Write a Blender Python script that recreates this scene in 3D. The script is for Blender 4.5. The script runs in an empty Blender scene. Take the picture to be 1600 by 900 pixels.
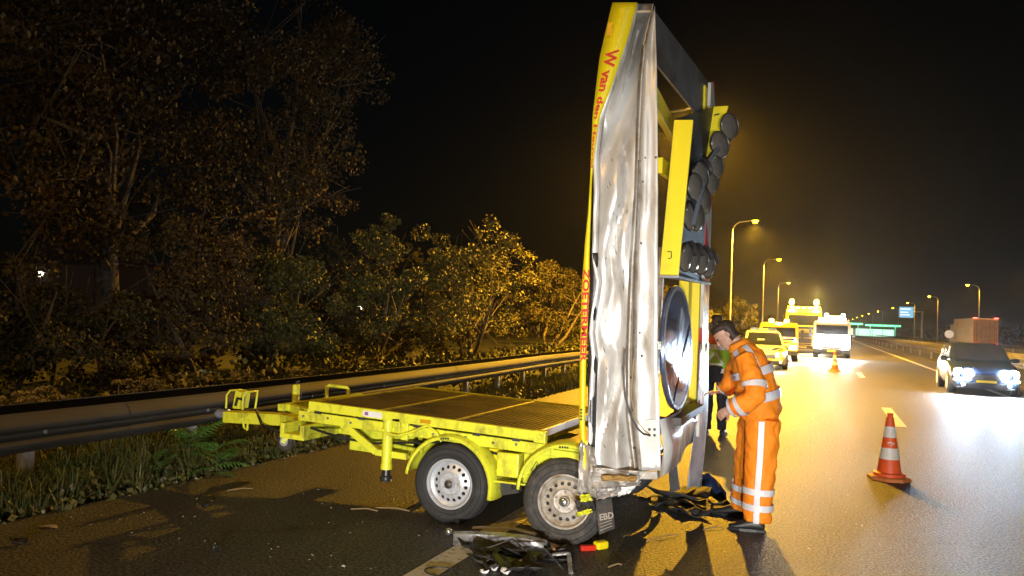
import bpy, bmesh, math, random
from mathutils import Vector, Matrix, noise
random.seed(11)
R = math.radians
SC = bpy.context.scene
COL = SC.collection

# ---------------------------------------------------------------- camera
F_PX, CAM_H = 1244.0, 1.72
YAW, PITCH, ROLL = R(21.6), R(2.2), R(2.2)
FWD = Vector((-math.sin(YAW) * math.cos(PITCH), math.cos(YAW) * math.cos(PITCH), math.sin(PITCH)))
_r0 = FWD.cross(Vector((0, 0, 1))).normalized()
_u0 = _r0.cross(FWD)
UP = _u0 * math.cos(ROLL) - _r0 * math.sin(ROLL)
RT = _r0 * math.cos(ROLL) + _u0 * math.sin(ROLL)
CAM = Vector((0, 0, CAM_H))
cd = bpy.data.cameras.new('camera')
cd.sensor_width = 36.0
cd.lens = 36.0 * F_PX / 1600.0
cd.clip_start, cd.clip_end = 0.05, 6000
co = bpy.data.objects.new('camera', cd)
COL.objects.link(co)
m = Matrix((RT, UP, -FWD)).transposed().to_4x4()
m.translation = CAM
co.matrix_world = m
SC.camera = co

# ---------------------------------------------------------------- night sky, moon-like sun, exposure
SUN_EL, SUN_AZ = R(13), R(-24)           # comes from behind the camera, a little from its right
world = bpy.data.worlds.new('World')
SC.world = world
world.use_nodes = True
nt = world.node_tree
bg = nt.nodes['Background']
sky = nt.nodes.new('ShaderNodeTexSky')
sky.sky_type = 'NISHITA'
sky.sun_disc = False
sky.sun_elevation = SUN_EL
nt.links.new(sky.outputs[0], bg.inputs[0])
bg.inputs[1].default_value = 0.00012
sun_dir = Vector((math.sin(-SUN_AZ) * math.cos(SUN_EL), -math.cos(SUN_AZ) * math.cos(SUN_EL), math.sin(SUN_EL)))  # towards the light
sky.sun_rotation = math.atan2(sun_dir.x, sun_dir.y)
sl = bpy.data.lights.new('sun', 'SUN')
sl.energy = 0.05
sl.angle = R(0.6)
sl.color = (1.0, 0.97, 0.93)
so = bpy.data.objects.new('sun', sl)
COL.objects.link(so)
so.rotation_euler = sun_dir.to_track_quat('Z', 'Y').to_euler()
SC.view_settings.view_transform = 'Standard'
SC.view_settings.look = 'None'
SC.view_settings.gamma = 1.0
SC.view_settings.use_curve_mapping = False
SC.view_settings.exposure = 1.5
HAZE = 0.00024
SC.cycles.use_denoising = True
SC.cycles.max_bounces = 6
SC.cycles.volume_bounces = 0
SC.cycles.sample_clamp_indirect = 6.0

# ---------------------------------------------------------------- pixel helpers (a pixel gives a direction only)
def ray(x, y):
    return (FWD * F_PX + RT * (x - 800) - UP * (y - 450)).normalized()
def gnd(x, y, z=0.0):
    d = ray(x, y)
    return CAM + d * ((z - CAM_H) / d.z)
def onY(x, y, Y):
    d = ray(x, y)
    return CAM + d * (Y / d.y)
def onX(x, y, X):
    d = ray(x, y)
    return CAM + d * (X / d.x)
def interp(tab, v):
    if v <= tab[0][0]:
        return tab[0][1]
    for (a, b), (c, d) in zip(tab, tab[1:]):
        if v <= c:
            return b + (d - b) * (v - a) / (c - a)
    return tab[-1][1]

# ---------------------------------------------------------------- materials
MATS = {}
def mat(name, col, rough=0.5, metal=0.0, col2=None, scale=8.0, lo=0.4, hi=0.7, bump=0.0, bscale=40.0, spec=0.5,
        emit=None, estr=0.0, coat=0.0, island=None, detail=6.0, rough2=None, stretch=None, trans=0.0):
    if name in MATS:
        return MATS[name]
    M = bpy.data.materials.new(name)
    M.use_nodes = True
    n, l = M.node_tree.nodes, M.node_tree.links
    p = n['Principled BSDF']
    p.inputs['Base Color'].default_value = (*col, 1)
    p.inputs['Roughness'].default_value = rough
    p.inputs['Metallic'].default_value = metal
    p.inputs['Specular IOR Level'].default_value = spec
    p.inputs['Coat Weight'].default_value = coat
    if trans:
        p.inputs['Transmission Weight'].default_value = trans
    if emit:
        p.inputs['Emission Color'].default_value = (*emit, 1)
        p.inputs['Emission Strength'].default_value = estr
    tc = None
    if col2 or bump:
        tc = n.new('ShaderNodeTexCoord')
        vec = tc.outputs['Object']
        if stretch:
            mp = n.new('ShaderNodeMapping')
            mp.inputs['Scale'].default_value = stretch
            l.new(vec, mp.inputs[0])
            vec = mp.outputs[0]
    if col2:
        t = n.new('ShaderNodeTexNoise')
        t.inputs['Scale'].default_value = scale
        t.inputs['Detail'].default_value = detail
        t.inputs['Roughness'].default_value = 0.65
        l.new(vec, t.inputs['Vector'])
        r = n.new('ShaderNodeMapRange')
        r.inputs[1].default_value, r.inputs[2].default_value = lo, hi
        l.new(t.outputs[0], r.inputs[0])
        mx = n.new('ShaderNodeMix')
        mx.data_type = 'RGBA'
        mx.inputs[6].default_value = (*col, 1)
        mx.inputs[7].default_value = (*col2, 1)
        l.new(r.outputs[0], mx.inputs[0])
        out = mx.outputs[2]
        if island:
            g = n.new('ShaderNodeNewGeometry')
            m2 = n.new('ShaderNodeMix')
            m2.data_type = 'RGBA'
            m2.inputs[7].default_value = (*island, 1)
            mr = n.new('ShaderNodeMapRange')
            mr.inputs[1].default_value, mr.inputs[2].default_value = 0.45, 1.0
            l.new(g.outputs['Random Per Island'], mr.inputs[0])
            l.new(mr.outputs[0], m2.inputs[0])
            l.new(out, m2.inputs[6])
            out = m2.outputs[2]
        l.new(out, p.inputs['Base Color'])
        if rough2 is not None:
            rr = n.new('ShaderNodeMapRange')
            rr.inputs[1].default_value, rr.inputs[2].default_value = lo, hi
            rr.inputs[3].default_value, rr.inputs[4].default_value = rough, rough2
            l.new(t.outputs[0], rr.inputs[0])
            l.new(rr.outputs[0], p.inputs['Roughness'])
    if bump:
        t2 = n.new('ShaderNodeTexNoise')
        t2.inputs['Scale'].default_value = bscale
        t2.inputs['Detail'].default_value = 4
        l.new(vec, t2.inputs['Vector'])
        b = n.new('ShaderNodeBump')
        b.inputs['Strength'].default_value = bump
        b.inputs['Distance'].default_value = 0.02
        l.new(t2.outputs[0], b.inputs['Height'])
        l.new(b.outputs[0], p.inputs['Normal'])
    MATS[name] = M
    return M

def stripe_mat(name, a, b, width, axis=(0, 1, 1), rough=0.25, metal=0.0, off=0.0):
    M = bpy.data.materials.new(name)
    M.use_nodes = True
    n, l = M.node_tree.nodes, M.node_tree.links
    p = n['Principled BSDF']
    p.inputs['Roughness'].default_value = rough
    p.inputs['Metallic'].default_value = metal
    tc = n.new('ShaderNodeTexCoord')
    d = n.new('ShaderNodeVectorMath')
    d.operation = 'DOT_PRODUCT'
    l.new(tc.outputs['Object'], d.inputs[0])
    d.inputs[1].default_value = axis
    mu = n.new('ShaderNodeMath')
    mu.operation = 'MULTIPLY_ADD'
    l.new(d.outputs['Value'], mu.inputs[0])
    mu.inputs[1].default_value = 0.5 / width
    mu.inputs[2].default_value = off
    fr = n.new('ShaderNodeMath')
    fr.operation = 'FRACT'
    l.new(mu.outputs[0], fr.inputs[0])
    gt = n.new('ShaderNodeMath')
    gt.operation = 'GREATER_THAN'
    gt.inputs[1].default_value = 0.5
    l.new(fr.outputs[0], gt.inputs[0])
    no = n.new('ShaderNodeTexNoise')
    no.inputs['Scale'].default_value = 5
    no.inputs['Detail'].default_value = 8
    l.new(tc.outputs['Object'], no.inputs['Vector'])
    mx = n.new('ShaderNodeMix')
    mx.data_type = 'RGBA'
    mx.inputs[6].default_value = (*a, 1)
    mx.inputs[7].default_value = (*b, 1)
    l.new(gt.outputs[0], mx.inputs[0])
    m2 = n.new('ShaderNodeMix')
    m2.data_type = 'RGBA'
    m2.inputs[7].default_value = (0.25, 0.23, 0.2, 1)
    mr = n.new('ShaderNodeMapRange')
    mr.inputs[1].default_value, mr.inputs[2].default_value = 0.5, 0.9
    l.new(no.outputs[0], mr.inputs[0])
    l.new(mr.outputs[0], m2.inputs[0])
    l.new(mx.outputs[2], m2.inputs[6])
    l.new(m2.outputs[2], p.inputs['Base Color'])
    MATS[name] = M
    return M

def glow(name, col, strength):
    if name in MATS:
        return MATS[name]
    return mat(name, (0.8, 0.8, 0.8), 0.3, emit=col, estr=strength)

SODIUM = (1.0, 0.50, 0.03)
YEL = mat('trailer_yellow', (0.72, 0.74, 0.04), 0.42, col2=(0.16, 0.12, 0.04), scale=8, lo=0.49, hi=0.76, detail=12, stretch=(1, 1, 0.6), bump=0.08, bscale=25)
YELB = mat('board_yellow', (0.80, 0.66, 0.008), 0.4, col2=(0.55, 0.42, 0.03), scale=4, lo=0.58, hi=0.85)
ALU = mat('board_aluminium', (0.66, 0.655, 0.64), 0.42, 0.38, col2=(0.20, 0.165, 0.11), scale=5, lo=0.48, hi=0.78, bump=0.05, bscale=30, rough2=0.65, stretch=(1.4, 1, 0.45), detail=9)
ALUD = mat('dirty_aluminium', (0.50, 0.48, 0.45), 0.5, 0.3, col2=(0.20, 0.15, 0.10), scale=6, lo=0.42, hi=0.7, bump=0.3, bscale=18)
GALV = mat('galvanised', (0.30, 0.30, 0.31), 0.5, 0.5, col2=(0.17, 0.16, 0.15), scale=2.5, lo=0.4, hi=0.7, bump=0.05)
RAILM = mat('rail_steel', (0.065, 0.06, 0.055), 0.7, 0.0, spec=0.2, col2=(0.03, 0.022, 0.015), scale=1.3, lo=0.4, hi=0.7, bump=0.05, stretch=(1, 0.3, 1))
RUB = mat('tyre_rubber', (0.022, 0.022, 0.023), 0.75, col2=(0.05, 0.048, 0.045), scale=6, lo=0.5, hi=0.75, bump=0.1)
RUBD = mat('muddy_rubber', (0.035, 0.033, 0.031), 0.8, col2=(0.10, 0.085, 0.07), scale=9, lo=0.45, hi=0.7, bump=0.3, bscale=30)
RIM = mat('rim_silver', (0.50, 0.52, 0.55), 0.42, 0.25, col2=(0.30, 0.27, 0.24), scale=9, lo=0.5, hi=0.8)
RIMD = mat('rim_dirty', (0.46, 0.43, 0.38), 0.5, 0.25, col2=(0.22, 0.15, 0.07), scale=10, lo=0.42, hi=0.65)
BLACKP = mat('black_plastic', (0.018, 0.018, 0.02), 0.35, col2=(0.05, 0.047, 0.042), scale=9, lo=0.5, hi=0.75, bump=0.1)
DARKST = mat('dark_steel', (0.05, 0.05, 0.05), 0.5, 0.4, col2=(0.09, 0.075, 0.06), scale=7)
DECK = mat('deck_plate', (0.24, 0.19, 0.10), 0.55, 0.15, col2=(0.07, 0.055, 0.035), scale=3.0, lo=0.42, hi=0.68, bump=0.25, bscale=30)
CHROME = mat('chrome', (0.7, 0.7, 0.7), 0.15, 0.9)
LENSG = mat('lamp_lens', (0.30, 0.28, 0.25), 0.16, 0.6, coat=0.6, col2=(0.24, 0.22, 0.19), scale=30)
REDT = mat('red_lettering', (0.62, 0.03, 0.02), 0.5)
BLACKT = mat('black_print', (0.02, 0.02, 0.02), 0.6)
WHITEP = mat('white_sheet', (0.74, 0.74, 0.73), 0.4, col2=(0.5, 0.49, 0.46), scale=4, lo=0.5, hi=0.8)
ORANGE = mat('hi_vis_orange', (0.95, 0.27, 0.006), 0.75, col2=(0.72, 0.18, 0.010), scale=7, lo=0.55, hi=0.85, bump=0.35, bscale=9)
REFL = mat('reflective_tape', (0.80, 0.80, 0.84), 0.4, 0.1, col2=(0.6, 0.6, 0.66), scale=12, lo=0.4, hi=0.7)
SKIN = mat('skin', (0.52, 0.30, 0.20), 0.5, col2=(0.42, 0.2, 0.13), scale=14)
HAIR = mat('dark_hair', (0.03, 0.018, 0.01), 0.6, col2=(0.06, 0.035, 0.02), scale=30, bump=0.5, bscale=60, stretch=(1, 1, 0.2))
NAVY = mat('navy_cloth', (0.015, 0.017, 0.032), 0.8, bump=0.3, bscale=12)
VESTG = mat('hi_vis_green', (0.36, 0.62, 0.04), 0.7)
BOOT = mat('black_leather', (0.014, 0.013, 0.012), 0.45, bump=0.1)
BARK = mat('bark', (0.10, 0.075, 0.05), 0.9, col2=(0.045, 0.035, 0.025), scale=9, bump=0.6, bscale=14)
GLASS = mat('dark_glass', (0.012, 0.014, 0.017), 0.06, coat=0.5)

# ---------------------------------------------------------------- mesh builder
class MB:
    def __init__(s):
        s.v, s.f, s.mi, s.cur, s.open = [], [], [], 0, False
    def add(s, verts, faces):
        o = len(s.v)
        s.v += [tuple(p) for p in verts]
        s.f += [tuple(i + o for i in q) for q in faces]
        s.mi += [s.cur] * len(faces)
        return s
    def box(s, a, b):
        x0, y0, z0 = a
        x1, y1, z1 = b
        return s.hexa([(x0, y0, z0), (x1, y0, z0), (x1, y1, z0), (x0, y1, z0), (x0, y0, z1), (x1, y0, z1), (x1, y1, z1), (x0, y1, z1)])
    def hexa(s, p):
        return s.add(p, [(3, 2, 1, 0), (4, 5, 6, 7), (0, 1, 5, 4), (1, 2, 6, 5), (2, 3, 7, 6), (3, 0, 4, 7)])
    def bar(s, a, b, w, h, up=(0, 0, 1)):
        a, b = Vector(a), Vector(b)
        d = (b - a).normalized()
        u = Vector(up)
        r = d.cross(u)
        if r.length < 1e-4:
            r = d.cross(Vector((1, 0, 0)))
        r.normalize()
        u = r.cross(d)
        r, u = r * w / 2, u * h / 2
        return s.hexa([a - r - u, a + r - u, b + r - u, b - r - u, a - r + u, a + r + u, b + r + u, b - r + u])
    def tube(s, pts, rad, n=10, cap=True):
        pts = [Vector(p) for p in pts]
        rs = rad if isinstance(rad, (list, tuple)) else [rad] * len(pts)
        vs, fs = [], []
        prev = None
        for i, p in enumerate(pts):
            d = (pts[min(i + 1, len(pts) - 1)] - pts[max(i - 1, 0)]).normalized()
            if prev is None:
                prev = d.cross(Vector((0.31, 0.17, 0.93)))
                if prev.length < 0.05:
                    prev = d.cross(Vector((1, 0, 0)))
            u = (prev - d * prev.dot(d)).normalized()
            prev = u
            w = d.cross(u)
            for k in range(n):
                a = 2 * math.pi * k / n
                vs.append(p + (u * math.cos(a) + w * math.sin(a)) * rs[i])
        for i in range(len(pts) - 1):
            for k in range(n):
                fs.append((i * n + k, i * n + (k + 1) % n, (i + 1) * n + (k + 1) % n, (i + 1) * n + k))
        if cap:
            fs.append(tuple(range(n - 1, -1, -1)))
            e = (len(pts) - 1) * n
            fs.append(tuple(range(e, e + n)))
        return s.add(vs, fs)
    def loft(s, rings, cap=True, closed=True):
        n = len(rings[0])
        vs = [p for r in rings for p in r]
        fs = []
        for i in range(len(rings) - 1):
            for k in range(n if closed else n - 1):
                fs.append((i * n + k, i * n + (k + 1) % n, (i + 1) * n + (k + 1) % n, (i + 1) * n + k))
        if cap and closed:
            fs.append(tuple(range(n - 1, -1, -1)))
            e = (len(rings) - 1) * n
            fs.append(tuple(range(e, e + n)))
        return s.add(vs, fs)
    def lathe(s, prof, c, axis='z', n=32, cap=True):
        """profile of (radius, along) round an axis"""
        rings = []
        c = Vector(c)
        for r, h in prof:
            ring = []
            for k in range(n):
                a = 2 * math.pi * k / n
                q = (r * math.cos(a), r * math.sin(a))
                if axis == 'z':
                    p = Vector((q[0], q[1], h))
                elif axis == 'y':
                    p = Vector((q[0], h, q[1]))
                else:
                    p = Vector((h, q[0], q[1]))
                ring.append(c + p)
            rings.append(ring)
        return s.loft(rings, cap=cap)
    def prism(s, pts, off):
        """polygon of 3-D points pushed along off"""
        n = len(pts)
        off = Vector(off)
        vs = [Vector(p) for p in pts] + [Vector(p) + off for p in pts]
        fs = [tuple(range(n - 1, -1, -1)), tuple(range(n, 2 * n))] + [(k, (k + 1) % n, n + (k + 1) % n, n + k) for k in range(n)]
        return s.add(vs, fs)
    def grid(s, rows):
        s.open = True
        return s.loft(rows, cap=False, closed=False)
    def build(s, name, mats, parent=None, bevel=0.0, smooth=None, solid=0.0, sub=0, seg=2):
        me = bpy.data.meshes.new(name)
        off = Vector((0, 0, 0))
        if parent is not None:
            off = parent.get('_org', None)
            off = Vector(off) if off is not None else Vector((0, 0, 0))
        me.from_pydata([tuple(Vector(p) - off) for p in s.v], [], s.f)
        mats = mats if isinstance(mats, (list, tuple)) else [mats]
        for q in mats:
            me.materials.append(q)
        if len(mats) > 1:
            me.polygons.foreach_set('material_index', s.mi)
        bm = bmesh.new()
        bm.from_mesh(me)
        if not s.open:
            bmesh.ops.recalc_face_normals(bm, faces=bm.faces)
        bm.to_mesh(me)
        bm.free()
        if smooth is not None:
            me.polygons.foreach_set('use_smooth', [True] * len(me.polygons))
            if smooth < 179:
                me.set_sharp_from_angle(angle=R(smooth))
        o = bpy.data.objects.new(name, me)
        COL.objects.link(o)
        if parent is not None:
            o.parent = parent
            o['_org'] = tuple(off)
        if solid:
            md = o.modifiers.new('Solidify', 'SOLIDIFY')
            md.thickness = solid
            md.offset = 0
        if bevel:
            md = o.modifiers.new('Bevel', 'BEVEL')
            md.width = bevel
            md.segments = seg
            md.limit_method = 'ANGLE'
            md.angle_limit = R(40)
        if sub:
            md = o.modifiers.new('Subdivision', 'SUBSURF')
            md.levels = md.render_levels = sub
        return o

def tag(o, label=None, cat=None, group=None, kind=None):
    if label:
        o['label'] = label
    if cat:
        o['category'] = cat
    if group:
        o['group'] = group
    if kind:
        o['kind'] = kind
    return o
def thing(name, label, cat, loc=(0, 0, 0), group=None, org=True):
    o = bpy.data.objects.new(name, None)
    COL.objects.link(o)
    o.location = loc
    o.empty_display_size = 0.2
    if org:
        o['_org'] = tuple(loc)
    return tag(o, label, cat, group)
def copy_tree(o, parent=None):
    c = o.copy()
    COL.objects.link(c)
    c.parent = parent
    for ch in list(o.children):
        copy_tree(ch, c)
    return c
def lamp_light(name, parent, loc, power, col, radius=0.15, spot=None, aim=None, blend=0.5):
    d = bpy.data.lights.new(name, 'SPOT' if spot else 'POINT')
    d.energy = power
    d.color = col
    d.shadow_soft_size = radius
    if spot:
        d.spot_size = spot
        d.spot_blend = blend
    o = bpy.data.objects.new(name, d)
    COL.objects.link(o)
    o.parent = parent
    o.location = loc
    if aim is not None:
        o.rotation_euler = (-Vector(aim)).to_track_quat('Z', 'Y').to_euler()
    return o
def text_mesh(txt, size=1.0, bold=0.0):
    """flat text outline as (verts, faces), starting at the origin, reading along +x"""
    c = bpy.data.curves.new('lettering', 'FONT')
    c.body = txt
    c.size = size
    c.offset = bold
    c.resolution_u = 3
    o = bpy.data.objects.new('lettering', c)
    COL.objects.link(o)
    dg = bpy.context.evaluated_depsgraph_get()
    me = o.evaluated_get(dg).to_mesh()
    vs = [tuple(v.co) for v in me.vertices]
    fs = [tuple(p.vertices) for p in me.polygons]
    o.evaluated_get(dg).to_mesh_clear()
    bpy.data.objects.remove(o)
    bpy.data.curves.remove(c)
    return vs, fs

# ================================================================ SETTING
EARTH = mat('earth', (0.045, 0.040, 0.022), 0.95, col2=(0.028, 0.036, 0.014), scale=1.2, bump=0.4, bscale=9)
ASPH = mat('asphalt', (0.016, 0.0155, 0.015), 0.60, col2=(0.15, 0.142, 0.13), scale=46, lo=0.42, hi=0.68, bump=1.0, bscale=46, spec=0.4, detail=2)
def worn(M):
    """patches, wheel tracks and tar seams laid over the aggregate"""
    n, l = M.node_tree.nodes, M.node_tree.links
    p = n['Principled BSDF']
    src = p.inputs['Base Color'].links[0].from_socket
    tc = n.new('ShaderNodeTexCoord')
    mp = n.new('ShaderNodeMapping')
    mp.inputs['Scale'].default_value = (1.1, 0.16, 1)
    l.new(tc.outputs['Object'], mp.inputs[0])
    t = n.new('ShaderNodeTexNoise')
    t.inputs['Scale'].default_value = 1.3
    t.inputs['Detail'].default_value = 7
    l.new(mp.outputs[0], t.inputs['Vector'])
    r = n.new('ShaderNodeMapRange')
    r.inputs[1].default_value, r.inputs[2].default_value = 0.3, 0.7
    r.inputs[3].default_value, r.inputs[4].default_value = 0.75, 1.2
    l.new(t.outputs[0], r.inputs[0])
    v = n.new('ShaderNodeTexVoronoi')
    v.feature = 'DISTANCE_TO_EDGE'
    v.inputs['Scale'].default_value = 0.22
    t3 = n.new('ShaderNodeTexNoise')
    t3.inputs['Scale'].default_value = 1.5
    l.new(tc.outputs['Object'], t3.inputs['Vector'])
    ad = n.new('ShaderNodeVectorMath')
    l.new(tc.outputs['Object'], ad.inputs[0])
    l.new(t3.outputs['Color'], ad.inputs[1])
    l.new(ad.outputs[0], v.inputs['Vector'])
    r2 = n.new('ShaderNodeMapRange')
    r2.inputs[1].default_value, r2.inputs[2].default_value = 0.0, 0.0035
    r2.inputs[3].default_value, r2.inputs[4].default_value = 0.35, 1.0
    l.new(v.outputs['Distance'], r2.inputs[0])
    mu = n.new('ShaderNodeMath')
    mu.operation = 'MULTIPLY'
    l.new(r.outputs[0], mu.inputs[0])
    l.new(r2.outputs[0], mu.inputs[1])
    sc = n.new('ShaderNodeVectorMath')
    sc.operation = 'SCALE'
    l.new(src, sc.inputs[0])
    l.new(mu.outputs[0], sc.inputs['Scale'])
    l.new(sc.outputs[0], p.inputs['Base Color'])
    rr = n.new('ShaderNodeMapRange')
    rr.inputs[1].default_value, rr.inputs[2].default_value = 0.3, 0.7
    rr.inputs[3].default_value, rr.inputs[4].default_value = 0.52, 0.60
    l.new(t.outputs[0], rr.inputs[0])
    l.new(rr.outputs[0], p.inputs['Roughness'])
worn(ASPH)
PAINT = mat('road_paint', (0.62, 0.60, 0.55), 0.55, col2=(0.20, 0.19, 0.17), scale=22, lo=0.52, hi=0.66, bump=0.4, bscale=80)

o = MB().add([(-900, -300, -0.09), (900, -300, -0.09), (900, 2500, -0.09), (-900, 2500, -0.09)], [(0, 1, 2, 3)]).build('ground', EARTH)
tag(o, kind='structure')
def road_sheet(name, x0, x1, y0, y1):
    mb = MB()
    xs = [x0, x1]
    mb.hexa([(x0, y0, -0.12), (x1, y0, -0.12), (x1, y1, -0.12), (x0, y1, -0.12), (x0, y0, 0), (x1, y0, 0), (x1, y1, 0), (x0, y1, 0)])
    return tag(mb.build(name, ASPH), kind='structure')
road = road_sheet('road', -5.85, 6.6, -60, 1500)
road2 = road_sheet('opposite_road', 10.6, 20.4, -20, 1500)
def marking(x0, x1, y0, y1, parent):
    n = max(1, min(24, int((y1 - y0) / 1.5)))
    rows = [[(x0 + random.uniform(-.004, .004), y0 + (y1 - y0) * i / n, 0.004), (x1 + random.uniform(-.004, .004), y0 + (y1 - y0) * i / n, 0.004)] for i in range(n + 1)]
    return MB().grid(rows).build('lane_marking', PAINT, parent)
marking(-2.55, -2.35, -20, 40, road)
marking(-2.55, -2.35, 40, 900, road)
marking(4.85, 5.05, -20, 900, road)
for k in range(-1, 16):
    y = 16.4 + 16.7 * k
    marking(1.22, 1.42, y, y + 3.9, road)
marking(10.9, 11.1, 0, 900, road2)
marking(19.4, 19.6, 0, 900, road2)
for k in range(18):
    marking(15.1, 15.25, 40 + 12 * k, 43 + 12 * k, road2)

# ---- guard rails
WPROF = [(0.0, 0.765), (0.010, 0.758), (0.030, 0.742), (0.070, 0.695), (0.083, 0.672), (0.086, 0.655), (0.080, 0.636), (0.062, 0.622), (0.028, 0.608), (0.012, 0.595), (0.012, 0.570), (0.028, 0.557), (0.062, 0.543), (0.080, 0.529), (0.086, 0.510), (0.080, 0.49), (0.05, 0.462), (0.0, 0.43)]
def w_beam(path, side, name, parent, lift=0.0):
    rows = []
    for x, y in path:
        rows.append([(x + side * px, y, pz + lift) for px, pz in WPROF])
    return MB().grid(rows).build(name, RAILM, parent, solid=0.006)
def rail_x(y):
    if y < 20:
        return -6.25 - 0.0019 * max(0, y) ** 2
    return -7.01 - 0.076 * (y - 20) * 0.55 / (1 + 0.012 * (y - 20))
gr = thing('guard_rail', 'dark steel double crash barrier running along the grass verge below the trees', 'guard rail', (-6.4, 5, 0))
ys = [-6 + 4 * k for k in range(20)]
for a, b in zip(ys, ys[1:]):
    pts = [(rail_x(y), y) for y in (a - 0.14, (a + b) / 2, b + 0.14)]
    jit = 0.004 * (ys.index(a) % 2)
    w_beam([(x + jit, y) for x, y in pts], 1, 'beam', gr)
    w_beam([(x - 0.42 - jit, y) for x, y in pts], -1, 'rear_beam', gr, 0.02)
    for f in (0.25, 0.75):
        y = a + (b - a) * f
        x = rail_x(y)
        mb = MB()
        mb.box((x - 0.26, y - 0.05, -0.3), (x - 0.16, y + 0.05, 0.70))
        mb.box((x - 0.41, y - 0.03, 0.56), (x - 0.005, y + 0.03, 0.62))
        mb.build('post', GALV, gr, bevel=0.006)
        mb = MB()
        for z in (0.585,):
            mb.lathe([(0.02, 0), (0.02, 0.012), (0.01, 0.018)], (x + 0.014, y, z), 'x', 8)
        mb.build('bolt', GALV, gr)
def plain_rail(name, label, x, y0, y1, step):
    t = thing(name, label, 'guard rail', (x, y0, 0))
    yy = y0
    while yy < y1:
        w_beam([(x, yy), (x, yy + step)], -1, 'beam', t)
        for f in (0.0, 0.5):
            MB().box((x + 0.03, yy + f * step - 0.05, -0.2), (x + 0.13, yy + f * step + 0.05, 0.70)).build('post', GALV, t)
        yy += step
    return t
plain_rail('median_guard_rail', 'galvanised crash barrier beside the solid edge line of the near carriageway', 7.4, 20, 340, 16)
plain_rail('far_guard_rail', 'galvanised crash barrier along the outer edge of the opposite carriageway', 21.0, 40, 400, 24)

# ---- street lamps
LAMPG = glow('sodium_lens', (1.0, 0.50, 0.003), 30)
LAMPG2 = glow('sodium_lens_far', (1.0, 0.52, 0.01), 24)
def street_lamp(label, head, side, power, lens, group):
    hx, hy, hz = head
    base = (hx - side * 1.7, hy, 0)
    t = thing('street_lamp', label, 'street lamp', base, group)
    bx = base[0]
    MB().tube([(bx, hy, -0.1), (bx, hy, 0.9), (bx, hy, 0.95), (bx, hy, hz * 0.6), (bx, hy, hz - 0.85)], [0.11, 0.11, 0.085, 0.075, 0.06], 12).build('pole', GALV, t, smooth=40)
    arm = [(bx, hy, hz - 0.86)]
    for k in range(1, 7):
        a = k / 6 * math.pi / 2
        arm.append((bx + side * 0.75 * (1 - math.cos(a)), hy, hz - 0.86 + 0.8 * math.sin(a)))
    arm.append((hx - side * 0.4, hy, hz + 0.0))
    MB().tube(arm, 0.045, 10).build('arm', GALV, t, smooth=60)
    rings = []
    for f, w, h in ((-0.45, .05, .04), (-0.3, .13, .07), (0.0, .17, .10), (0.25, .15, .08), (0.36, .06, .03)):
        rings.append([(hx + side * f, hy + w * math.cos(a), hz + 0.02 + h * math.sin(a)) for a in [math.pi * k / 8 for k in range(9)]])
    hd = MB().loft(rings, cap=True).build('lamp_head', GALV, t, smooth=50)
    MB().lathe([(0.001, -0.20), (0.12, -0.17), (0.20, -0.07), (0.21, 0.012), (0.001, 0.013)], (hx, hy, hz), 'z', 14).build('lens', lens, hd, smooth=60)
    if power:
        lamp_light('sodium_bulb', t, Vector((hx, hy, hz - 0.3)) - Vector(base), power, SODIUM, 0.12, spot=R(165), aim=(0, 0, -1), blend=0.6)
    return t
LG = 'sodium street lamps along the near carriageway'
street_lamp('street lamp standing behind the wrecked sign trailer, its head hidden by the sign board', (-4.75, 30.5, 10), 1, 19000, LAMPG, LG)
street_lamp('tall lit street lamp beside the bushy tree past the wrecked trailer', (-5.28, 63.9, 10), 1, 19000, LAMPG, LG)
street_lamp('lit street lamp between the bushy tree and the yellow recovery truck', (-5.4, 99.5, 10), 1, 14000, LAMPG, LG)
street_lamp('small lit street lamp rising just above the recovery truck beacons', (-6.4, 150, 10), 1, 8000, LAMPG2, LG)
street_lamp('street lamp on the verge behind the added grey car', (-5.2, -6.0, 10), 1, 900, LAMPG, LG)
FG = 'sodium street lamps along the opposite carriageway'
for k, (X, Y) in enumerate([(20.9, 103), (21.1, 146.5), (20.6, 193.3), (20.1, 236.2), (20.1, 287.4), (18.6, 340), (17.4, 387), (16.9, 440), (16.5, 500), (16.2, 570), (15.5, 650), (15, 740)]):
    lab = ['street lamp beyond the passing dark car, past the tail of the lorry', 'tall street lamp standing behind the orange lorry', 'street lamp with a broad pole between the lorry and the blue sign',
           'street lamp standing directly beside the blue road sign'][k] if k < 4 else 'distant street lamp in the row past the blue road sign'
    street_lamp(lab, (X, Y, 10), -1, 5000 if k < 4 else 0, LAMPG2, FG)

# ---- blue road sign on a cantilever post
sp = onY(1416, 488, 250)
t = thing('road_sign', 'pale blue motorway sign on a tall post beside the opposite carriageway', 'road sign', (sp.x + 4.0, 250, 0))
MB().tube([(sp.x + 4.0, 250, -0.2), (sp.x + 4.0, 250, 8.2)], 0.28, 12).build('post', GALV, t, smooth=50)
MB().bar((sp.x - 1.6, 250, 8.0), (sp.x + 4.2, 250, 8.0), 0.3, 0.35).build('gantry_arm', GALV, t)
MB().box((sp.x - 1.8, 249.6, sp.z - 1.5), (sp.x + 1.8, 249.75, sp.z + 1.5)).build('panel', mat('sign_blue', (0.05, 0.22, 0.6), 0.4, emit=(0.25, 0.62, 0.85), estr=0.32), t)
for z0, w in ((0.9, 1.3), (0.0, 1.0), (-0.7, 1.2)):
    MB().box((sp.x - 1.5, 249.55, sp.z + z0 - 0.14), (sp.x - 1.5 + w * 2, 249.585, sp.z + z0 + 0.14)).build('line_of_lettering', glow('sign_white', (0.8, 0.95, 1.0), 0.45), t)

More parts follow.
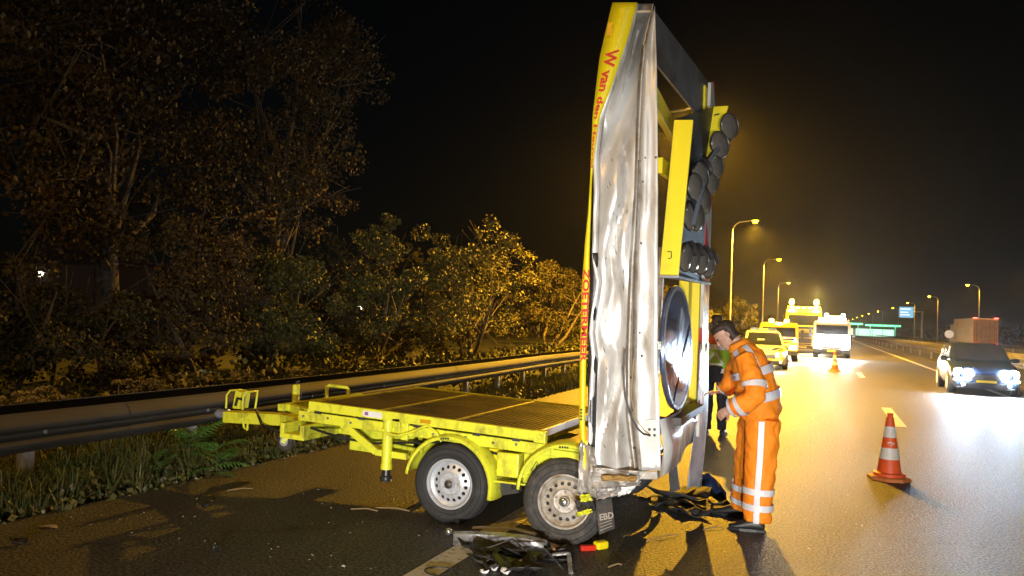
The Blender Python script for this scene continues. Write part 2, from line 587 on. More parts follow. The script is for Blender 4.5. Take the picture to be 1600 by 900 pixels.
# ---- petrol station far off, green lit canopy
t = thing('petrol_station', 'distant petrol station with green lit canopy edge', 'petrol station', (14, 420, 0))
for k, (x0, x1, z) in enumerate(((18, 33, 5.2), (8.5, 16.5, 5.6))):
    MB().box((x0, 420, z - 0.35), (x1, 432, z + 0.4)).build('canopy', glow('canopy_green', (0.12, 0.9, 0.35), 1.0), t)
    for x in (x0 + 2, x1 - 2):
        MB().box((x - 0.25, 425, -0.1), (x + 0.25, 425.5, z - 0.35)).build('column', WHITEP, t)
MB().box((9, 433, -0.1), (31, 440, 3.4)).build('shop', glow('shop_light', (0.75, 0.95, 0.85), 0.30), t)
MB().box((7.0, 418, 0), (9.2, 418.4, 7.0)).build('price_pylon', glow('pylon_light', (0.5, 1.0, 0.85), 1.1), t)

# ---- little lit windows of far houses glimpsed through the trees
for k, (px, py, d) in enumerate(((292, 443, 130), (311, 444, 130), (562, 480, 150), (585, 481, 150), (598, 482, 150), (62, 428, 130))):
    p = CAM + ray(px, py) * d
    w = 9.0 if k in (0, 2, 5) else 6
    if k in (0, 2, 5):
        h = thing('farmhouse', ['far dark house with two lit windows glimpsed through the big tree', None, 'far dark house with a row of lit windows glimpsed between tree stems', None, None, 'far dark house with one lit window behind the low bushes'][k], 'house', (p.x, p.y + 1, 0))
        MB().box((p.x - 5, p.y + 0.3, -0.1), (p.x + 12, p.y + 9, p.z + 1.5)).build('wall', mat('house_brick', (0.12, 0.07, 0.05), 0.9), h)
        MB().prism([(p.x - 5.5, p.y, p.z + 1.5), (p.x - 5.5, p.y + 9.3, p.z + 1.5), (p.x - 5.5, p.y + 4.6, p.z + 4.5)], (18, 0, 0)).build('roof', mat('house_roof', (0.06, 0.03, 0.025), 0.9), h)
    MB().box((p.x - 0.5, p.y + 0.15, p.z - 0.35), (p.x + 0.5, p.y + 0.285, p.z + 0.35)).build('window', glow('lit_window', (1.0, 0.93, 0.75), 4.0), h)

# ================================================================ WRECKED SIGN TRAILER (its axis lies across the shoulder, along world X)
tr = thing('sign_trailer', 'wrecked yellow two-axle arrow-sign trailer with its tall torn board standing upright', 'trailer', (-2.9, 7.0, 0))
SL = 0.036
def dz(x):                                   # deck top height, nose slightly up
    return 0.83 + SL * (-2.11 - x)
def cbox(x0, x1, y0, y1, h0, h1, mb=None):   # box riding on the pitched chassis, heights relative to the deck top
    mb = mb or MB()
    return mb.hexa([(x0, y0, dz(x0) + h0), (x1, y0, dz(x1) + h0), (x1, y1, dz(x1) + h0), (x0, y1, dz(x0) + h0),
                    (x0, y0, dz(x0) + h1), (x1, y0, dz(x1) + h1), (x1, y1, dz(x1) + h1), (x0, y1, dz(x0) + h1)])
NEAR, FAR = 6.0, 8.02
# deck panels with grip ribs
div = [-4.25, -3.58, -2.86, -2.12]
for k, (a, b) in enumerate(zip(div, div[1:])):
    mb = cbox(a + 0.02, b - 0.02, NEAR + 0.05, FAR - 0.05, -0.035, -0.012)
    p_ = mb.build('deck_panel', DECK, tr)
    mb = MB()
    nr = 15 if k == 2 else 18
    for i in range(nr):
        x = a + 0.05 + (b - a - 0.1) * i / (nr - 1)
        cbox(x - 0.006, x + 0.006, NEAR + 0.06, FAR - 0.06, -0.0115, -0.004, mb)
    mb.build('grip_ribs', DECK, p_)
for x in div:
    cbox(x - 0.018, x + 0.018, NEAR + 0.052, FAR - 0.052, -0.06, 0.003).build('deck_crossbar', WHITEP if x == div[3] else YEL, tr, bevel=0.004)
for y in (NEAR, FAR):
    s = 1 if y == NEAR else -1
    cbox(-4.29, -2.08, y, y + s * 0.05, -0.075, 0.006).build('deck_side_rail', YEL, tr, bevel=0.006)
    cbox(-4.42, -1.52, y + s * 0.035, y + s * 0.10, -0.185, -0.095).build('frame_rail', YEL, tr, bevel=0.008)
cbox(-2.14, -2.04, NEAR - 0.012, NEAR + 0.05, -0.085, 0.012).build('hinge_bracket', YEL, tr, bevel=0.008)
MB().lathe([(0.022, 0), (0.022, 0.015), (0.012, 0.02)], (-2.085, NEAR - 0.028, dz(-2.085) - 0.035), 'y', 14).build('hinge_bolt', YEL, tr)
# inspection plate with print on the side rail
cbox(-3.72, -3.53, NEAR - 0.004, NEAR - 0.0005, -0.062, -0.012).build('rail_sticker', WHITEP, tr)
cbox(-3.70, -3.665, NEAR - 0.007, NEAR - 0.0045, -0.05, -0.022).build('sticker_mark', mat('sticker_purple', (0.3, 0.1, 0.3), 0.5), tr)
# cross members below
for x in (-4.3, -3.5, -2.3, -1.7):
    cbox(x - 0.035, x + 0.035, NEAR + 0.11, FAR - 0.11, -0.18, -0.10).build('cross_member', YEL, tr, bevel=0.006)
# two long centre beams and the drawbar
for y in (6.62, 7.40):
    cbox(-4.5, -1.6, y - 0.035, y + 0.035, -0.36, -0.20).build('chassis_beam', YEL, tr, bevel=0.006)
# side deck stays: deep green-yellow inner plate
cbox(-4.0, -3.35, NEAR + 0.25, NEAR + 0.27, -0.42, -0.20).build('gusset_plate', YEL, tr)
# open channel sticking out across the front
def chan(x0, x1, y0, y1, h0, h1, tk, mb):
    cbox(x0, x1, y0, y1, h0, h0 + tk, mb)
    cbox(x0, x0 + tk, y0, y1, h0 + tk, h1, mb)
    cbox(x1 - tk, x1, y0, y1, h0 + tk, h1, mb)
mb = MB()
chan(-4.60, -4.34, NEAR + 0.02, FAR - 0.02, -0.36, -0.225, 0.045, mb)
mb.build('front_channel', YEL, tr, bevel=0.005)
cbox(-4.53, -4.42, NEAR + 0.20, NEAR + 0.9, -0.31, -0.27).build('channel_infill', DARKST, tr)
# drawbar: two converging beams to the nose, then the box nose
nose = onY(356, 652, 7.0)
MB().bar((-4.45, 6.55, 0.60), (-5.25, 6.92, 0.575), 0.08, 0.11).build('drawbar_beam', YEL, tr, bevel=0.008)
MB().bar((-4.45, 7.48, 0.60), (-5.25, 7.08, 0.575), 0.08, 0.11).build('drawbar_beam', YEL, tr, bevel=0.008)
MB().bar((-5.05, 7.0, 0.575), (nose.x, 7.0, nose.z + 0.01), 0.17, 0.12).build('drawbar_nose', YEL, tr, bevel=0.01)
# front cross bar and short links that carry the deck nose
b0, b1 = onY(416, 648, 6.55), onY(482, 634, 7.55)
MB().bar((-4.86, 6.35, 0.78), (-4.75, 7.6, 0.80), 0.07, 0.07).build('front_crossbar', YEL, tr, bevel=0.006)
MB().bar((-4.86, 6.5, 0.77), (-4.30, 6.06, 0.80), 0.06, 0.075).build('front_link', YEL, tr, bevel=0.006)
MB().bar((-4.78, 7.5, 0.78), (-4.30, 7.9, 0.80), 0.06, 0.075).build('front_link', YEL, tr, bevel=0.006)
MB().tube([(-4.66, 6.55, 0.60), (-4.84, 6.6, 0.76)], 0.02, 8).build('link_stay', YEL, tr)
# coupling head, bagged in pale plastic, touching the barrier
cx, cz = nose.x, nose.z
mb = MB()
mb.lathe([(0.03, -0.16), (0.055, -0.12), (0.05, -0.02), (0.06, 0.0), (0.03, 0.02)], (cx, 7.0, cz + 0.03), 'x', 12)
mb.build('coupling_head', mat('coupling_foil', (0.45, 0.48, 0.6), 0.35, 0.5, bump=0.9, bscale=22), tr, smooth=50)
# overrun brake housing with wire hoops
hb = onY(378, 625, 7.0)
mb = MB()
mb.prism([(hb.x - 0.06, 6.92, hb.z - 0.09), (hb.x + 0.03, 6.92, hb.z - 0.09), (hb.x + 0.05, 6.92, hb.z + 0.09), (hb.x - 0.03, 6.92, hb.z + 0.11)], (0, 0.16, 0))
mb.build('brake_housing', YEL, tr, bevel=0.01)
for dx in (-0.11, 0.11):
    x = hb.x + dx
    MB().tube([(x - 0.02, 6.91, hb.z - 0.09), (x - 0.02, 6.91, hb.z + 0.05), (x + 0.01, 6.92, hb.z + 0.1), (x + 0.02, 7.09, hb.z + 0.1), (x, 7.09, hb.z - 0.09)], 0.012, 8).build('wire_hoop', YEL, tr, smooth=60)
MB().tube([(hb.x, 6.9, hb.z - 0.05), (hb.x + 0.03, 6.89, hb.z + 0.03), (hb.x + 0.09, 6.9, hb.z + 0.02)], 0.014, 8).build('brake_lever', BLACKP, tr, smooth=60)
# jockey wheel: tube, clamp, fork, wheel
jt = onY(452, 602, 7.0)
jx = jt.x
MB().tube([(jx, 7.12, 0.36), (jx, 7.12, jt.z - 0.01), (jx, 7.12, jt.z)], [0.038, 0.038, 0.03], 16).build('jockey_tube', YEL, tr, smooth=40)
MB().tube([(jx + 0.06, 7.12, 0.66), (jx + 0.06, 7.12, jt.z - 0.05)], 0.008, 8).build('jockey_rod', DARKST, tr)
MB().tube([(jx, 7.12, jt.z), (jx, 7.12, jt.z + 0.03), (jx + 0.03, 7.12, jt.z + 0.035)], 0.009, 8).build('jockey_crank', DARKST, tr)
jw = MB().lathe([(0.03, -0.03), (0.085, -0.03), (0.10, -0.018), (0.10, 0.018), (0.085, 0.03), (0.03, 0.03)], (jx - 0.05, 7.05, 0.33), 'y', 24).build('jockey_wheel', RUBD, tr, smooth=40)
MB().lathe([(0.001, -0.036), (0.05, -0.034), (0.055, -0.02), (0.055, 0.034), (0.001, 0.035)], (jx - 0.05, 7.05, 0.33), 'y', 20).build('wheel_hub', RIM, jw)
MB().bar((jx - 0.05, 7.0, 0.32), (jx + 0.02, 7.04, 0.45), 0.02, 0.05).build('jockey_fork', YEL, tr)
MB().tube([(jx + 0.10, 6.95, 0.5), (jx + 0.10, 6.95, 0.40)], 0.018, 10).build('jockey_lock', CHROME, tr, smooth=50)
MB().tube([onY(379, 652, 6.9), onY(381, 668, 6.9), onY(386, 672, 6.9), onY(388, 656, 6.9)], 0.012, 8).build('breakaway_loop', YEL, tr, smooth=60)
# hoop handle at the deck front
h0 = onY(492, 628, 6.9)
hz = dz(-4.3)
MB().tube([(-4.82, 7.05, hz - 0.10), (-4.82, 7.05, hz + 0.03), (-4.79, 7.05, hz + 0.045), (-4.58, 7.05, hz + 0.035), (-4.56, 7.05, hz + 0.02), (-4.56, 7.05, hz - 0.10)], 0.018, 10).build('grab_handle', YEL, tr, smooth=60)
# diagonal brace
b0, b1 = onY(523, 652, NEAR + 0.06), onY(588, 706, NEAR + 0.06)
MB().bar(b0, b1, 0.035, 0.062).build('diagonal_brace', YEL, tr, bevel=0.005)
MB().bar(b1, (-3.30, NEAR + 0.06, b1.z - 0.01), 0.05, 0.055).build('lower_rail', YEL, tr, bevel=0.005)
# stabiliser leg
for y in (NEAR + 0.03, FAR - 0.03):
    lx = onY(604, 660, NEAR).x
    lt = onY(604, 656, NEAR).z
    lf = onY(598, 752, NEAR).z
    MB().tube([(lx, y, lt), (lx, y, lf + 0.10)], 0.045, 18).build('stabiliser_tube', YEL, tr, smooth=40)
    MB().tube([(lx, y, lf + 0.14), (lx, y, lf + 0.10)], 0.05, 18).build('tube_collar', YEL, tr, smooth=40)
    MB().lathe([(0.035, 0.11), (0.04, 0.05), (0.055, 0.04), (0.055, 0.02), (0.045, 0.015), (0.05, 0.0)], (lx, y, lf), 'z', 16).build('stabiliser_foot', BLACKP, tr, smooth=40)
    MB().box((lx + 0.05, y - 0.03, lt - 0.06), (lx + 0.13, y + 0.03, lt + 0.02)).build('stabiliser_clamp', YEL, tr, bevel=0.006)
    MB().box((lx + 0.135, y - 0.02, lt - 0.16), (lx + 0.20, y + 0.02, lt - 0.01)).build('clamp_plate', YEL, tr, bevel=0.006)
pp = [onY(*q, NEAR - 0.01) for q in ((597, 671), (606, 678), (622, 681), (640, 676), (668, 665), (682, 676), (690, 690))]
MB().tube(pp, 0.013, 8).build('crank_rod', YEL, tr, smooth=80)
# hydraulic tank and pipes half hidden below
MB().tube([(-3.55, 6.4, 0.50), (-3.05, 6.4, 0.48)], 0.07, 16).build('air_tank', mat('tank_blue', (0.02, 0.04, 0.12), 0.4), tr, smooth=40)
MB().tube([(-3.6, 6.2, 0.57), (-3.2, 6.15, 0.55)], 0.018, 8).build('brake_rod', YEL, tr)
# axles
for x in (-2.88, -1.88):
    MB().tube([(x, NEAR + 0.22, 0.33), (x, FAR - 0.22, 0.33)], 0.035, 10).build('axle', DARKST, tr, smooth=50)

# ---- wheels
def rim_disc(r0, r1, n, hole, y0, y1, mb):
    """annulus pierced by n round holes, standing in the xz plane"""
    m_ = 16
    for s in range(n):
        tc_ = 2 * math.pi * (s + 0.5) / n
        dt = math.pi / n
        rc, dr = (r0 + r1) / 2, (r1 - r0) / 2
        outer, inner = [], []
        for k in range(m_):
            a = 2 * math.pi * k / m_
            ca, sa = math.cos(a), math.sin(a)
            q = max(abs(ca), abs(sa))
            sx, sy = ca / q, sa / q
            rr, th = rc + dr * sx, tc_ + dt * sy
            outer.append((rr * math.cos(th), rr * math.sin(th)))
            hx = rc + hole * ca
            hy = hole * sa
            inner.append((hx * math.cos(tc_) - hy * math.sin(tc_), hx * math.sin(tc_) + hy * math.cos(tc_)))
        def yy(p):
            f = (math.hypot(*p) - r0) / (r1 - r0)
            return y0 + (y1 - y0) * f
        vs = [(p[0], yy(p), p[1]) for p in outer] + [(p[0], yy(p), p[1]) for p in inner] + [(p[0], yy(p) + 0.012, p[1]) for p in inner]
        fs = [(k, (k + 1) % m_, m_ + (k + 1) % m_, m_ + k) for k in range(m_)]
        fs += [(m_ + k, m_ + (k + 1) % m_, 2 * m_ + (k + 1) % m_, 2 * m_ + k) for k in range(m_)]
        mb.add(vs, fs)
def trailer_wheel(c, face, rimmat, tyremat, rot=None, flat=0.0):
    """tyre with its rim and hub, outer face towards -Y when face = -1"""
    e = thing('tmp', None, None, (0, 0, 0), org=False)
    mb = MB()
    prof = [(0.20, -0.085), (0.225, -0.098), (0.27, -0.105), (0.305, -0.098), (0.325, -0.08), (0.333, -0.05), (0.335, 0.0), (0.333, 0.05), (0.325, 0.08), (0.305, 0.098), (0.27, 0.105), (0.225, 0.098), (0.20, 0.085)]
    mb.lathe(prof, (0, 0, 0), 'y', 56, cap=False)
    if flat:
        mb.v = [(x, y, max(z, -0.335 + flat)) for x, y, z in mb.v]
    ty = mb.build('wheel', tyremat, None, smooth=45)
    bm = MB()
    for rr, yy in ((0.245, -0.1045), (0.29, -0.1035)):     # sidewall ribs
        bm.lathe([(rr - 0.004, yy), (rr, yy - 0.004), (rr + 0.004, yy + 0.001)], (0, 0, 0), 'y', 56, cap=False)
    bm.build('sidewall_rib', tyremat, ty, smooth=60)
    mb = MB()
    # barrel + lip
    mb.lathe([(0.165, -0.045), (0.188, -0.06), (0.188, -0.088), (0.198, -0.098), (0.207, -0.097), (0.209, -0.088), (0.2, -0.07), (0.2, 0.07), (0.165, 0.06)], (0, 0, 0), 'y', 56, cap=False)
    rim_disc(0.105, 0.168, 16, 0.0150, -0.072, -0.044, mb)
    mb.lathe([(0.105, -0.072), (0.094, -0.079), (0.086, -0.066), (0.07, -0.064), (0.044, -0.066), (0.04, -0.09), (0.036, -0.097), (0.001, -0.097)], (0, 0, 0), 'y', 40, cap=False)
    rm = mb.build('rim', rimmat, ty, smooth=35)
    MB().lathe([(0.186, 0.02), (0.15, -0.012), (0.001, -0.013)], (0, 0.0, 0), 'y', 24).build('brake_drum', BLACKP, ty)
    for k in range(5):
        a = 2 * math.pi * k / 5 + 0.3
        MB().lathe([(0.011, 0.0), (0.011, -0.014), (0.007, -0.018), (0.001, -0.018)], (0.07 * math.cos(a), -0.064, 0.07 * math.sin(a)), 'y', 6).build('wheel_nut', rimmat, ty)
    MB().lathe([(0.034, 0.0), (0.033, -0.022), (0.022, -0.03), (0.001, -0.031)], (0, -0.096, 0), 'y', 20).build('hub_cap', CHROME if flat else DARKST, ty, smooth=50)
    bpy.data.objects.remove(e)
    ty.parent = tr
    ty.location = Vector(c) - tr.location
    if face > 0:
        ty.rotation_euler = (0, 0, math.pi)
    elif rot:
        ty.rotation_euler = rot
    return ty
w1 = trailer_wheel((-2.87, NEAR + 0.10, 0.333), -1, RIM, RUB, rot=(0, R(20), 0))
w2 = trailer_wheel((-1.86, NEAR + 0.02, 0.318), -1, RIMD, RUBD, rot=(R(-5), 0, R(7)), flat=0.015)
trailer_wheel((-2.87, FAR - 0.10, 0.333), 1, RIM, RUB)
trailer_wheel((-1.87, FAR - 0.06, 0.333), 1, RIM, RUB)
MB().bar((-2.3, NEAR + 0.2, 0.36), (-2.45, NEAR + 0.2, 0.32), 0.2, 0.1).build('torsion_arm', DARKST, tr)

# ---- mudguards
def mudguard(cx, cz, a0, a1, r, y0, y1, name='mudguard', bend=None):
    rows = []
    n = 22
    for i in range(n + 1):
        a = R(a0 + (a1 - a0) * i / n)
        rr = r
        if bend:
            rr = r + bend(i / n)
        sec = [(rr - 0.035, y0 + 0.0), (rr - 0.012, y0 + 0.002), (rr, y0 + 0.02), (rr + 0.012, (y0 * .6 + y1 * .4)), (rr + 0.012, (y0 * .3 + y1 * .7)), (rr, y1 - 0.02), (rr - 0.03, y1)]
        rows.append([(cx + q * math.cos(a), y, cz + q * math.sin(a)) for q, y in sec])
    return MB().grid(rows).build(name, YEL, tr, smooth=50, solid=0.004)
mudguard(-2.87, 0.333, 172, -12, 0.405, NEAR - 0.04, NEAR + 0.24)
mudguard(-1.86, 0.36, 178, 60, 0.40, NEAR - 0.06, NEAR + 0.22, bend=lambda t_: 0.035 * max(0, t_ - 0.5))
# buckled rear half of the second mudguard
rows = []
for i in range(9):
    f = i / 8
    x = -1.66 + 0.10 * f + 0.02 * math.sin(f * 9)
    z = 0.71 - 0.33 * f
    rows.append([(x - 0.02, NEAR - 0.07, z), (x + 0.01, NEAR - 0.02 + 0.02 * math.sin(f * 6), z), (x, NEAR + 0.09, z + 0.02)])
MB().grid(rows).build('torn_mudguard', YEL, tr, smooth=50, solid=0.004)
mudguard(-2.87, 0.333, 172, -12, 0.405, FAR - 0.24, FAR + 0.04)
mudguard(-1.87, 0.333, 172, -12, 0.405, FAR - 0.24, FAR + 0.04)
MB().box((-2.52, NEAR + 0.0, 0.395), (-2.20, NEAR + 0.2, 0.41)).build('mudguard_step', YEL, tr, bevel=0.003)
MB().bar((-2.47, NEAR + 0.06, 0.48), (-2.17, NEAR + 0.06, 0.46), 0.03, 0.03).build('mudguard_stay', YEL, tr)
def print_on(txt, p, du, dv, size, m_, name, parent, thick=0.0012, bold=0.0):
    vs, fs = text_mesh(txt, size, bold)
    du, dv = Vector(du), Vector(dv)
    nrm = du.cross(dv)
    mb = MB()
    mb.add([Vector(p) + du * x + dv * y + nrm * thick for x, y, z in vs], fs)
    return mb.build(name, m_, parent)
# stencilled marks on the mudguards
for cxx, ang in ((-2.87, 100), (-1.86, 96)):
    a = R(ang)
    for k in range(4):
        aa = a - k * 0.055
        q = (cxx + 0.375 * math.cos(aa), NEAR - (0.0435 if cxx < -2 else 0.0635), (0.333 if cxx < -2 else 0.36) + 0.381 * math.sin(aa))
        MB().box((q[0] - 0.008, q[1], q[2] - 0.009), (q[0] + 0.007, q[1] + 0.003, q[2] + 0.007)).build('stencil_mark', BLACKT, tr)
# electrics box, tool box and warning triangle plate between the wheels
MB().box((-2.46, NEAR + 0.02, dz(-2.4) - 0.40), (-2.27, NEAR + 0.2, dz(-2.4) - 0.205)).build('junction_box', YEL, tr, bevel=0.012)
MB().box((-2.65, NEAR + 0.14, dz(-2.4) - 0.42), (-2.46, NEAR + 0.3, dz(-2.4) - 0.20)).build('inner_box', YELB, tr, bevel=0.01)
pl = MB().box((-2.24, NEAR + 0.06, dz(-2.2) - 0.45), (-1.98, NEAR + 0.09, dz(-2.2) - 0.19)).build('warning_plate', YEL, tr, bevel=0.004)
wx, wz, wy = -2.13, dz(-2.2) - 0.29, NEAR + 0.056
for a, b in (((0, .045), (-.045, -.035)), ((-.045, -.035), (.045, -.035)), ((.045, -.035), (0, .045))):
    MB().bar((wx + a[0], wy, wz + a[1]), (wx + b[0], wy, wz + b[1]), 0.004, 0.009, up=(0, 1, 0)).build('triangle_edge', BLACKT, pl)
MB().bar((wx, wy, wz + .018), (wx, wy, wz - .02), 0.004, 0.008, up=(1, 0, 0)).build('triangle_mark', BLACKT, pl)
for x in (-2.35, -2.28):
    MB().tube([(x, NEAR + 0.1, dz(x) - 0.40), (x + 0.01, NEAR + 0.09, dz(x) - 0.5), (x + 0.04, NEAR + 0.12, 0.36)], 0.01, 6).build('cable', BLACKP, tr, smooth=60)
# rear beam and board hinge plates
cbox(-2.02, -1.55, NEAR + 0.10, FAR - 0.1, -0.16, -0.11).build('rear_plate', mat('rear_plate_yellow', (0.6, 0.42, 0.02), 0.45), tr, bevel=0.005)
cbox(-2.0, -1.55, NEAR + 0.0, NEAR + 0.032, -0.19, -0.12).build('rear_rail', YEL, tr, bevel=0.005)
for y in (6.5, 7.5):
    cbox(-1.75, -1.50, y - 0.04, y + 0.04, -0.36, 0.18).build('hinge_post', YELB, tr, bevel=0.008)
# mud flap with moulded letters
fl = [onY(930, 783, 5.80), onY(955, 778, 5.80), onY(961, 826, 5.74), onY(936, 836, 5.74)]
mf = MB().prism(fl, (0.0, 0.012, 0.0)).build('mud_flap', RUBD, tr, bevel=0.004)
du = (fl[1] - fl[0]).normalized()
dv = (fl[0] - fl[3]).normalized()
print_on('EBD', fl[3] + du * 0.018 + dv * 0.10 + Vector((0, -0.003, 0)), du, dv, 0.062, mat('moulded_grey', (0.30, 0.27, 0.24), 0.7), 'moulded_lettering', mf, bold=0.002)
for k in range(3):
    a = fl[3].lerp(fl[0], 0.12 + 0.09 * k) + Vector((0, -0.006, 0))
    b = fl[2].lerp(fl[1], 0.12 + 0.09 * k) + Vector((0, -0.006, 0))
    MB().bar(a.lerp(b, .12), a.lerp(b, .88), 0.004, 0.004).build('flap_rib', mat('moulded_grey', (0.16, 0.14, 0.12), 0.8), mf)

# bolts, weld plates and brake hose on the near side
for k, x in enumerate((-4.36, -4.1, -3.86, -3.3, -3.05, -2.75, -2.5, -2.3, -1.95, -1.75)):
    MB().lathe([(0.012, 0.0), (0.012, -0.008), (0.007, -0.012), (0.001, -0.012)], (x, NEAR + 0.034, dz(x) - 0.14 + 0.012 * (k % 2)), 'y', 6).build('frame_bolt', GALV, tr)
for x in (-4.2, -3.75, -3.2, -2.65, -2.3):
    cbox(x - 0.03, x + 0.03, NEAR + 0.012, NEAR + 0.034, -0.10, -0.07).build('deck_clip', DARKST, tr)
hp = [(-4.35, NEAR + 0.12, 0.66), (-4.0, NEAR + 0.10, 0.60), (-3.65, NEAR + 0.10, 0.585), (-3.3, NEAR + 0.12, 0.62), (-2.9, NEAR + 0.16, 0.66), (-2.5, NEAR + 0.13, 0.60)]
MB().tube(hp, 0.011, 8).build('brake_hose', BLACKP, tr, smooth=80)
hp = [(-5.6, 6.90, 0.66), (-5.45, 6.82, 0.52), (-5.2, 6.8, 0.46), (-4.9, 6.72, 0.52), (-4.62, 6.6, 0.60)]
MB().tube(hp, 0.010, 8).build('light_cable', BLACKP, tr, smooth=80)
MB().box((-3.16, NEAR - 0.003, dz(-3.1) - 0.052), (-3.06, NEAR - 0.0005, dz(-3.1) - 0.02)).build('amber_reflector', mat('reflector_amber', (0.55, 0.28, 0.01), 0.25), tr)

# ---------------------------------------------------------------- the upright sign board of the trailer
BY = 5.75                                   # near side face of the board
bd = None
LTAB = [(8, 997), (80, 979), (140, 959), (190, 942), (240, 936), (300, 937), (400, 934), (440, 940), (480, 934), (520, 929), (560, 934), (600, 930), (700, 927), (745, 925)]
RTAB = [(8, 1021), (40, 1012), (70, 1006), (120, 1001), (200, 997), (300, 994), (420, 986), (560, 981), (650, 981), (745, 992)]
ETAB = [(8, 1023), (40, 1024), (90, 1026), (150, 1027), (300, 1028), (450, 1028), (560, 1028), (650, 1031), (735, 1033)]
YL = [(4, 957), (50, 946), (90, 937), (180, 926), (280, 922), (330, 919), (380, 914), (450, 909), (560, 906), (660, 905), (745, 911)]
YR = [(4, 996), (50, 984), (80, 974), (140, 954), (180, 938), (220, 931), (280, 925), (400, 921), (450, 921), (560, 916), (660, 914), (745, 916)]
# back frame of the board: four aluminium box sections set behind the skin
pt = onY(975, 12, BY)
def strip(name, tabL, tabR, m_, d0, d1, n=60, y0=6, y1=742, parent=tr, cols=2, f=None, solid=0.004, smooth=60):
    rows = []
    for i in range(n + 1):
        py = y0 + (y1 - y0) * i / n
        row = []
        for k in range(cols):
            u = k / (cols - 1)
            px = interp(tabL, py) * (1 - u) + interp(tabR, py) * u
            Y = BY + d0 + (d1 - d0) * u + (f(u, i / n) if f else 0)
            row.append(onY(px, py, Y))
        rows.append(row)
    return MB().grid(rows).build(name, m_, parent, smooth=smooth, solid=solid)
def dent(u, v):
    s_ = math.sin(math.pi * u)
    w = noise.noise(Vector((u * 1.2, v * 3.5, 3.1))) * 0.08
    crk = abs(noise.noise(Vector((u * 1.6 + v * 2.5, v * 6.0, 11.)))) * 0.13 - abs(noise.noise(Vector((u * 2.6 - v, v * 9, 21.)))) * 0.025
    fold = 0.10 * math.exp(-((v - 0.27) / 0.05) ** 2) * max(0, 1 - u * 1.5)          # the big kink below the lettering
    return s_ * (0.05 + 1.3 * max(0, 0.30 - v)) + (w - crk) * s_ + fold - 0.05 * math.exp(-((v - 0.55) / 0.22) ** 2) * s_
board = strip('board_side_skin', LTAB, RTAB, ALU, 0.02, 0.05, n=90, cols=18, f=dent, smooth=24)
strip('board_lip', [(p, x - 9) for p, x in LTAB], LTAB, ALU, -0.004, 0.018, n=80, cols=3, f=lambda u, v: 0.008 * math.sin(v * 60) * math.sin(3 * u), parent=board)
strip('lip_groove', [(400, 925), (440, 922), (560, 919), (745, 918)], [(400, 935), (440, 937), (480, 934), (520, 929), (560, 934), (745, 929)], BLACKP, 0.006, 0.03, n=50, y0=395, y1=742, cols=3, f=lambda u, v: -0.010, parent=board)
edge = strip('yellow_edge_strip', YL, YR, YELB, -0.012, -0.006, n=70, y0=4, y1=745, cols=3, f=lambda u, v: -0.005 * math.sin(3.14 * u), parent=board)
# front box section with a crease and bolt heads
def crease(u, v):
    return -0.02 * math.sin(math.pi * min(1, u * 2)) + (0.015 * noise.noise(Vector((u * 2, v * 14, 1)))) * math.sin(math.pi * u)
prof = strip('board_front_section', [(p, x + 3) for p, x in RTAB], ETAB, ALU, 0.0, -0.02, n=80, y0=10, y1=735, cols=8, f=crease, parent=board)
strip('seam_profile', [(p, x - 3) for p, x in RTAB], [(p, x + 5) for p, x in RTAB], ALUD, 0.035, 0.0, n=60, y0=70, y1=742, cols=3, f=lambda u, v: -0.022 * math.sin(3.14 * u), parent=board)
strip('stiffener', [(150, 1001), (450, 990), (650, 986), (735, 996)], [(150, 1004), (450, 999), (650, 999), (735, 1004)], ALUD, -0.012, -0.012, n=40, y0=250, y1=735, cols=3, f=lambda u, v: -0.02 * math.sin(3.14 * u), parent=board)
for px, py in ((1008, 247), (1025, 246), (1005, 284), (1002, 380), (1000, 520), (1003, 556), (990, 640), (1000, 470), (986, 590), (991, 700)):
    p = onY(px, py, BY - 0.02)
    MB().lathe([(0.008, 0.004), (0.008, -0.008), (0.004, -0.012), (0.001, -0.012)], p, 'y', 8).build('rivet', DARKST, board)
# white plate with four bolts and a loose cable
q = [onY(*c, BY - 0.035) for c in ((1004, 655), (1026, 656), (1029, 690), (1022, 731), (1004, 729))]
wp = MB().prism(q, (0, 0.004, 0)).build('bolt_plate', WHITEP, board)
for px, py in ((1015, 671), (1023, 671), (1015, 680), (1023, 680)):
    MB().lathe([(0.010, 0.002), (0.010, -0.008), (0.001, -0.009)], onY(px, py, BY - 0.036), 'y', 8).build('plate_bolt', DARKST, board)
cab = [onY(*c, BY - 0.05) for c in ((976, 545), (974, 580), (976, 615), (984, 645), (995, 668), (1005, 678), (1015, 680))]
MB().tube(cab, 0.007, 8).build('loose_cable', BLACKP, board, smooth=80)
cab = [onY(*c, BY - 0.045) for c in ((990, 560), (986, 620), (994, 655), (1006, 672), (1015, 678))]
MB().tube(cab, 0.004, 6).build('loose_cable', mat('cable_ochre', (0.4, 0.26, 0.08), 0.6), board, smooth=80)
